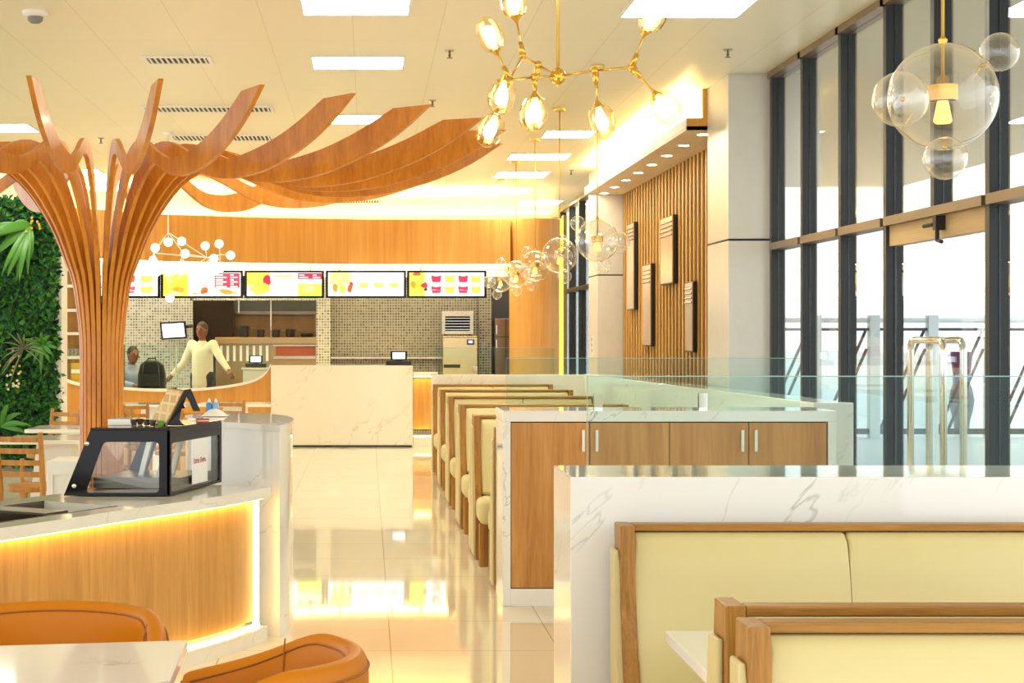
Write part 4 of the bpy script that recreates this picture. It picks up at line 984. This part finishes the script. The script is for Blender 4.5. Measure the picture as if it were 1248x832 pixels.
# shelf unit
t = thing('shelf_unit', 'oak shelf niche with white shelves between green wall and trunk', 'shelf', (-4.3, 23.2, 0))
xa, xb = -4.55, PX(103,23.2)
MB().box(xa, xb, 23.45, 23.5, 0, 2.5).build('back_board', M['oak'], t, world=True)
MB().box(xa-.04, xa, 23.15, 23.5, 0, 2.5).box(xb, xb+.04, 23.15, 23.5, 0, 2.5).build('side_board', M['white'], t, world=True)
for py in (328, 348.5, 378, 406.5, 435.5):
    MB().box(xa, xb, 23.15, 23.45, PZ(py,23.2)-.02, PZ(py,23.2)+.02).build('shelf_board', M['white'], t, world=True)
for j in range(6):
    q = thing('tumbler', 'clear tumbler on the lowest visible white shelf beside the trunk', 'glass', (PX(76+j*4.2,23.25), 23.25, PZ(435.5,23.2)+.021), 0, 'tumblers on the shelf')
    MB().lathe([(.02,0),(.024,.1),(.021,.1),(.018,.006),(0,.006)], n=14).build('glass_body', M['bubble'], q, smooth='auto')
    MB().ring([(.0245*math.cos(a),.0245*math.sin(a),.1) for a in [i*PI/6 for i in range(12)]],[(.021*math.cos(a),.021*math.sin(a),.1) for a in [i*PI/6 for i in range(12)]],(0,0,.002)).build('rim', M['white'], q)
t = thing('yellow_box', 'small yellow box behind the scalloped glass beside the trunk', 'box', (PX(93,22.5), 22.5, PZ(473,22.4)+.001))
MB().box(-.06,.06,-.05,.05,0,.34, bev=.004).build('carton', M['yellow'], t); MB().box(-.061,.061,-.051,.051,.2,.26).build('label_band', M['white'], t)

# ------------------------------------------------------------------ dining furniture behind the bar
def ladder_chair(label, loc, rz, w=.40):
    t = thing('ladder_back_chair', label, 'chair', loc, rz, 'beech ladder back chairs')
    h = w/2
    for s in (-1, 1):
        MB().tube([(s*h,-.02,0),(s*h,.0,.45),(s*h*1.04,-.06,.84)], [.018,.021,.017], 10).build('back_post', M['chair_wood'], t, smooth='auto')
        MB().tube([(s*(h-.02),.37,0),(s*(h-.02),.36,.42)], [.015,.02], 10).build('leg', M['chair_wood'], t, smooth='auto')
    for z in (.55, .63, .71, .79):
        pts_a, pts_b = [], []
        for i in range(9):
            u_ = -1+i/4; yb = -.06*((z-.45)/.39)-.025*(1-u_*u_)
            pts_a.append((u_*h, yb, z-.018)); pts_b.append((u_*h, yb, z+.018))
        MB().strip_prism(pts_a, pts_b, (0,.014,0)).build('back_rung', M['chair_wood'], t, smooth='auto')
    lp = [(h*1.05*math.cos(a)*(1 if abs(math.cos(a)) < .8 else 1), .18+.21*math.sin(a), .425) for a in [2*PI*i/28 for i in range(28)]]
    MB().prism(lp, (0,0,.04), bev=.01).build('seat', M['chair_wood'], t, smooth='auto')
    MB().tube([(-h,-.005,.22),(h,-.005,.22)], .011, 8).tube([(-(h-.02),.365,.22),(h-.02,.365,.22)], .011, 8).build('stretcher', M['chair_wood'], t, smooth=True)
    return t
c0 = ladder_chair('beech ladder back chair with its back to the camera before the green wall', (-2.36, 11.2, 0), math.radians(-12), .31)
CH = [((-2.72, 14.6), 2.6, 'beech chair behind the farther white table, beside the green wall'), ((-2.30, 16.0), 3.4, 'beech chair pulled up just past the trunk base'),
      ((-2.18, 15.3), -1.2, 'beech chair seen between the trunk and the golden tent sign'), ((-1.42, 16.6), 2.9, 'beech chair standing behind the blue bottles'),
      ((-1.58, 14.6), .9, 'beech chair seen under the black leg of the tent sign')]
for (x, y), r, lab in CH: dup(c0, (x, y, 0), r, lab)
def ped_table(label, x0, x1, y, rz=0, dep=.6):
    w = x1-x0
    t = thing('dining_table', label, 'table', ((x0+x1)/2, y, 0), rz, 'white topped dining tables')
    MB().box(-w/2, w/2, -dep/2, dep/2, .722, .752, bev=.004).build('table_top', M['marble_warm'], t)
    MB().prism([(-.2,-.15,.04),(.2,-.15,.04),(.12,-.15,.72),(-.12,-.15,.72)], (0,.3,0)).build('pedestal', M['white'], t)
    MB().box(-.26,.26,-.2,.2,0,.04, bev=.005).build('foot', M['white'], t)
ped_table('white topped table directly behind the ladder back chair', -2.62, -1.9, 11.95)
ped_table('timber edged white table between green wall and trunk', -2.72, -1.95, 13.3)
ped_table('long white topped table past the trunk toward the scalloped screen', -2.7, -1.95, 17.9)
ped_table('white topped table behind the tent sign and blue bottles', -1.85, -1.05, 18.0)
t = thing('white_cabinet', 'low white panelled cabinet inside the bar beside the display case', 'cabinet', (-1.74, 9.58, 0))
MB().box(-1.84, -1.655, 9.4, 9.76, 0, PZ(562,9.4), bev=.006).build('body', M['white'], t, world=True)
MB().ring([(-1.83,9.399,.1),(-1.665,9.399,.1),(-1.665,9.399,.75),(-1.83,9.399,.75)], [(-1.80,9.399,.15),(-1.695,9.399,.15),(-1.695,9.399,.70),(-1.80,9.399,.70)], (0,-.012,0)).build('door_frame', M['white'], t, world=True)

# ------------------------------------------------------------------ green wall
GWY = 17.6
gw = thing('living_plant_panel', 'tall living green wall panel thick with small leaves', 'green wall', (-4.8, GWY, 0))
xr = PX(67, GWY)
MB().box(-6.4, xr, GWY+.02, GWY+.30, .12, 2.9).build('backing', M['leaf3'], gw, world=True)
MB().box(-6.4, xr+.02, GWY-.05, GWY+.32, 0, .12, bev=.004).build('planter', M['plinth'], gw, world=True)
MB().box(xr+.0, xr+.075, GWY-.02, GWY+.32, .12, 2.55, bev=.004).build('white_edge', M['white'], gw, world=True)
rr = random.Random(11)
def leaf(bm, p, nrm, up, L, W, mi=0):
    s = nrm.cross(up).normalized(); tip = p+up*L+nrm*L*.25
    m0 = p+up*L*.45+nrm*L*.3
    v = [bm.verts.new(q) for q in (p, m0-s*W, tip, m0+s*W)]
    f1 = bm.faces.new((v[0], v[1], v[2])); f2 = bm.faces.new((v[0], v[2], v[3])); f1.material_index = f2.material_index = mi
bm = bmesh.new()
for i in range(11000):
    x = rr.uniform(-4.25, xr+.03); z = rr.uniform(.12, 2.95); d = rr.uniform(0, .13)+.06*math.sin(x*5)*math.sin(z*4.3)
    nrm = Vector((rr.uniform(-.6,.7), -1, rr.uniform(-.4,.7))).normalized(); a = rr.uniform(0, 2*PI)
    up = Vector((math.cos(a), rr.uniform(-.4,.1), math.sin(a))); up = (up-nrm*up.dot(nrm)).normalized()
    leaf(bm, Vector((x, GWY-d, z)), nrm, up, rr.uniform(.045,.10), rr.uniform(.014,.03), rr.choice((0,0,0,1,2,2)))
mb = MB(); mb.bm.free(); mb.bm = bm
o = mb.build('foliage', [M['leaf'], M['leaf2'], M['leaf3']], gw, world=True); o['kind'] = 'stuff'
def frond(m_, p, dirs, L, W, n=9, droop=.5, mi=0):
    """arching leaf blade with width, along dir, drooping"""
    d = Vector(dirs).normalized(); s = d.cross(Vector((0,-1,.2))).normalized(); pa, pb, pc = [], [], []
    for i in range(n+1):
        t_ = i/n; q = Vector(p)+d*L*t_+Vector((0,-.18*L*math.sin(t_*PI*.8),-droop*L*t_*t_)); w_ = W*math.sin(PI*min(.98, .08+t_*.92))**.8
        pa.append(m_.verts.new(q-s*w_)); pb.append(m_.verts.new(q+Vector((0,-.01,0)))); pc.append(m_.verts.new(q+s*w_))
    for i in range(n):
        for A_, B_ in ((pa,pb),(pb,pc)):
            f = m_.faces.new((A_[i],A_[i+1],B_[i+1],B_[i])); f.material_index = mi
def plant(name, label, cat, px, py, specs, mat, y=GWY-.12, extra=None):
    p = Vector((PX(px,y), y, PZ(py,y)))
    t = thing(name, label, cat, p)
    bm = bmesh.new()
    for dx, dz, L, W, dr in specs: frond(bm, p+Vector((0,rr.uniform(-.04,0),0)), (dx, rr.uniform(-.5,-.1), dz), L, W, droop=dr)
    mb = MB(); mb.bm.free(); mb.bm = bm
    mb.build('foliage', mat, t, smooth=True, world=True)
    MB().tube([p, p+Vector((0,.16,-.03))], .02, 8).build('stem', M['leaf3'], t, world=True)
    return t, p
plant('staghorn_fern', 'large drooping bright green fern high on the green wall', 'plant', 38, 276, [(-.6,-.9,.5,.03,.3),(-1,.12,.42,.035,.12),(-.8,-.1,.4,.04,.2),(-.5,.2,.2,.05,.2),(-.3,-1,.45,.03,.35),(.02,-1,.4,.03,.35),(-.15,-1,.5,.034,.3),(-.9,-.5,.42,.05,.3),(-.45,-1,.5,.05,.2),(.1,-1,.3,.04,.2),(-1,.0,.5,.05,.3)], M['leaf2'])
plant('spiky_plant', 'spiky greyish plant with thin arching leaves on the green wall', 'plant', 30, 425, [(math.cos(a),math.sin(a),rr.uniform(.22,.34),.008,rr.uniform(.2,.6)) for a in [i*PI/9-.3 for i in range(14)]], M['leaf_grey'])
plant('broadleaf_plant', 'cluster of broad bright leaves beside the white edge of the green wall', 'plant', 52, 420, [(math.cos(a),math.sin(a),rr.uniform(.14,.24),.022,rr.uniform(.1,.4)) for a in [i*PI/6 for i in range(12)]], M['leaf2'])
plant('low_palm', 'arching bright fronds at the foot of the green wall', 'plant', 2, 520, [(1,.5,.4,.03,.4),(.7,.9,.4,.03,.4),(1,.1,.3,.03,.3),(.3,1,.4,.03,.3)], M['leaf2'])
def flowers(label, px, py, n, mat, w_=.12):
    y = GWY-.18; p = Vector((PX(px,y), y, PZ(py,y))); t = thing('flower_cluster', label, 'flowers', p)
    m_ = MB()
    for i in range(n):
        c = p+Vector((rr.uniform(-w_,w_), rr.uniform(-.05,0), rr.uniform(-w_,w_)))
        m_ = MB()
        for k_ in range(5):
            a = k_*2*PI/5; m_.sphere(c+Vector((.008*math.cos(a),-.003,.008*math.sin(a))), .0068, 8, 5, (1,.5,1))
        m_.build('blossom', mat, t, smooth=True, world=True)
    m_ = MB()
    for i in range(6): m_.tube([p+Vector((0,.12,0)), p+Vector((rr.uniform(-.08,.08),-.0,rr.uniform(-.08,.08)))], .005, 6)
    m_.build('stems', M['leaf'], t, world=True)
flowers('orange yellow flowers beside the large drooping fern', 42, 274, 10, M['yellow'], .08)
flowers('orange yellow flowers below the spiky plant on the green wall', 11, 440, 14, M['yellow'], .13)
flowers('pale cream flowers low on the green wall', 20, 465, 12, plain('cream_petal', srgb(226,220,170), .5), .10)

# ------------------------------------------------------------------ people behind the screen
def capsule(bm, a, b, ra, rb, n=12):
    a, b = Vector(a), Vector(b)
    mb = MB.__new__(MB); mb.bm = bm
    mb.tube([a, a.lerp(b,.5), b], [ra, (ra+rb)/2, rb], n)
    mb.sphere(a, ra, n, 8); mb.sphere(b, rb, n, 8)
def remesh(o, vx, sm=4):
    md = o.modifiers.new('r', 'REMESH'); md.mode = 'VOXEL'; md.voxel_size = vx; md.use_smooth_shade = True
    md = o.modifiers.new('s', 'SMOOTH'); md.iterations = sm; md.factor = .5
def person(label, loc, rz, J, shirt_mat, sit=False):
    """J: joint positions in metres, local"""
    t = thing('person', label, 'person', loc, rz)
    bm = bmesh.new(); mb = MB.__new__(MB); mb.bm = bm
    hd = Vector(J['head'])
    mb.sphere(hd, .1, 18, 14, (.76,.92,1.12)); mb.sphere(hd+Vector((0,-.035,-.06)), .06, 14, 10, (.85,.9,.8))
    mb.sphere(hd+Vector((0,-.098,-.012)), .017, 10, 8, (.8,1,1.3))
    for s in (-1, 1):
        mb.sphere(hd+Vector((s*.078,.005,-.01)), .022, 10, 8, (.45,.8,1.2))
    mb.sphere(hd+Vector((0,-.086,-.052)), .018, 10, 8, (1.5,.6,.45))
    capsule(bm, J['neck'], hd+Vector((0,.01,-.07)), .052, .048)
    capsule(bm, J['chest'], J['neck'], .11, .06); capsule(bm, J['hip'], J['chest'], .12, .125)
    for s in ('l', 'r'):
        sh, el, wr = Vector(J['sh'+s]), Vector(J['el'+s]), Vector(J['wr'+s])
        capsule(bm, J['chest'], sh, .09, .058); capsule(bm, sh, el, .052, .040); capsule(bm, el, wr, .040, .027)
        d = (wr-el).normalized(); side = d.cross(Vector((0,0,1))).normalized(); dn = side.cross(d).normalized()
        capsule(bm, wr, wr+d*.07, .028, .034)
        for q in range(4):
            o_ = side*(q-1.5)*.019; L = (.06,.072,.068,.052)[q]; k1 = wr+d*.085+o_
            capsule(bm, k1, k1+d*L*.6-dn*.012, .0095, .009, 8); capsule(bm, k1+d*L*.6-dn*.012, k1+d*L-dn*.034, .009, .0075, 8)
        k1 = wr+d*.03+side*.032*(1 if s == 'l' else -1); capsule(bm, k1, k1+d*.055+side*.025*(1 if s == 'l' else -1)-dn*.01, .011, .009, 8)
        hp, kn, an = Vector(J['hp'+s]), Vector(J['kn'+s]), Vector(J['an'+s])
        capsule(bm, J['hip'], hp, .11, .09); capsule(bm, hp, kn, .085, .055); capsule(bm, kn, an, .055, .036); capsule(bm, an, an+Vector((0,-.15,-.045)), .036, .03)
    mb = MB(); mb.bm.free(); mb.bm = bm
    o = mb.build('body', M['skin'], t, smooth=True); remesh(o, .008)
    # hair
    bm = bmesh.new(); mb = MB.__new__(MB); mb.bm = bm
    mb.sphere(hd+Vector((0,.016,.028)), .1, 18, 14, (.82,.96,1.02)); mb.sphere(hd+Vector((0,.05,-.03)), .07, 14, 10, (.9,.7,1))
    mb = MB(); mb.bm.free(); mb.bm = bm
    o = mb.build('hair', M['hair'], t, smooth=True); remesh(o, .01)
    m_ = MB()
    for s in (-1, 1): m_.sphere(hd+Vector((s*.03,-.086,.014)), .010, 10, 8)
    m_.build('eyes', M['hair'], t, smooth=True)
    bm = bmesh.new()
    capsule(bm, Vector(J['hip'])-Vector((0,0,0 if J['hip'][2] < .8 else .16)), J['chest'], .155, .15); capsule(bm, J['chest'], Vector(J['neck'])-Vector((0,0,.03)), .135, .075)
    for s in ('l', 'r'):
        sh, el, wr = Vector(J['sh'+s]), Vector(J['el'+s]), Vector(J['wr'+s])
        capsule(bm, J['chest'], sh, .11, .074); capsule(bm, sh, el, .068, .056); capsule(bm, el, el.lerp(wr,.86), .055, .042)
    mb = MB(); mb.bm.free(); mb.bm = bm
    o = mb.build('shirt', shirt_mat, t, smooth=True); remesh(o, .012)
    bm = bmesh.new(); capsule(bm, Vector(J['hip'])+Vector((0,0,-.02)), Vector(J['hip'])+Vector((0,0,.02)), .132, .132)
    for s in ('l', 'r'):
        hp, kn, an = Vector(J['hp'+s]), Vector(J['kn'+s]), Vector(J['an'+s])
        capsule(bm, J['hip'], hp, .125, .105); capsule(bm, hp, kn, .10, .07); capsule(bm, kn, an, .07, .055)
    mb = MB(); mb.bm.free(); mb.bm = bm
    o = mb.build('trousers', M['trouser'], t, smooth=True); remesh(o, .012)
    return t
stand = dict(head=(0,0,1.565), neck=(0,.01,1.40), chest=(0,.02,1.22), hip=(0,.02,.95),
  shl=(.17,.02,1.36), ell=(.34,-.04,1.15), wrl=(.52,-.14,1.0), shr=(-.17,.02,1.36), elr=(-.28,-.03,1.10), wrr=(-.42,-.13,.92),
  hpl=(.09,.02,.90), knl=(.10,0,.49), anl=(.10,.02,.08), hpr=(-.09,.02,.90), knr=(-.10,0,.49), anr=(-.11,.02,.08))
person('standing person in a cream shirt with arms spread behind the scalloped glass', (PX(246,23.25), 23.25, 0), math.radians(-25), stand, M['shirt'])
sit = dict(head=(0,-.06,1.20), neck=(0,0,1.05), chest=(0,.02,.88), hip=(0,.05,.60),
  shl=(.17,.02,1.0), ell=(.22,-.12,.80), wrl=(.12,-.34,.77), shr=(-.17,.02,1.0), elr=(-.22,-.10,.80), wrr=(-.12,-.33,.77),
  hpl=(.09,.0,.57), knl=(.12,-.40,.55), anl=(.12,-.38,.10), hpr=(-.09,.0,.57), knr=(-.12,-.40,.55), anr=(-.12,-.38,.10))
person('seated person in a grey blue shirt bent over the counter beside a backpack', (PX(160,23.3), 23.3, 0.02), math.radians(35), sit, M['shirt_blue'])
t = thing('stool', 'round stool under the seated person', 'stool', (PX(160,23.3)+.0, 23.36, 0))
MB().lathe([(0,.41),(.17,.41),(.18,.43),(.16,.45),(0,.45)], n=24).build('seat', M['frame_wood'], t, smooth='auto')
for a in range(4): MB().tube([(.1*math.cos(a*PI/2),.1*math.sin(a*PI/2),.41),(.17*math.cos(a*PI/2),.17*math.sin(a*PI/2),0)], .015, 8).build('leg', M['frame_wood'], t)
zb = PZ(473,22.4)+.001
t = thing('backpack', 'black backpack standing on the counter beside the seated person', 'backpack', (PX(185,22.56), 22.56, zb))
MB().prism([(-.19,-.08,0),(.19,-.08,0),(.185,-.08,.2),(.16,-.08,.32),(.08,-.08,.375),(-.08,-.08,.375),(-.15,-.08,.32),(-.18,-.08,.2)], (0,.16,0), bev=.03, seg=3).build('body', M['bag'], t, smooth='auto')
MB().prism([(-.13,-.12,.02),(.13,-.12,.02),(.12,-.12,.19),(-.12,-.12,.19)], (0,.05,0), bev=.02, seg=3).build('front_pocket', M['bag'], t, smooth='auto')
MB().tube([(-.06,0,.37),(-.05,0,.405),(.05,0,.405),(.06,0,.37)], .01, 8).build('handle', M['bag'], t, smooth=True)
for s in (-1, 1): MB().tube([(s*.1,-.085,.34),(s*.11,-.10,.2),(s*.1,-.09,.05)], .01, 6).build('strap', plain('strap_grey', srgb(60,56,50), .7), t, smooth=True)
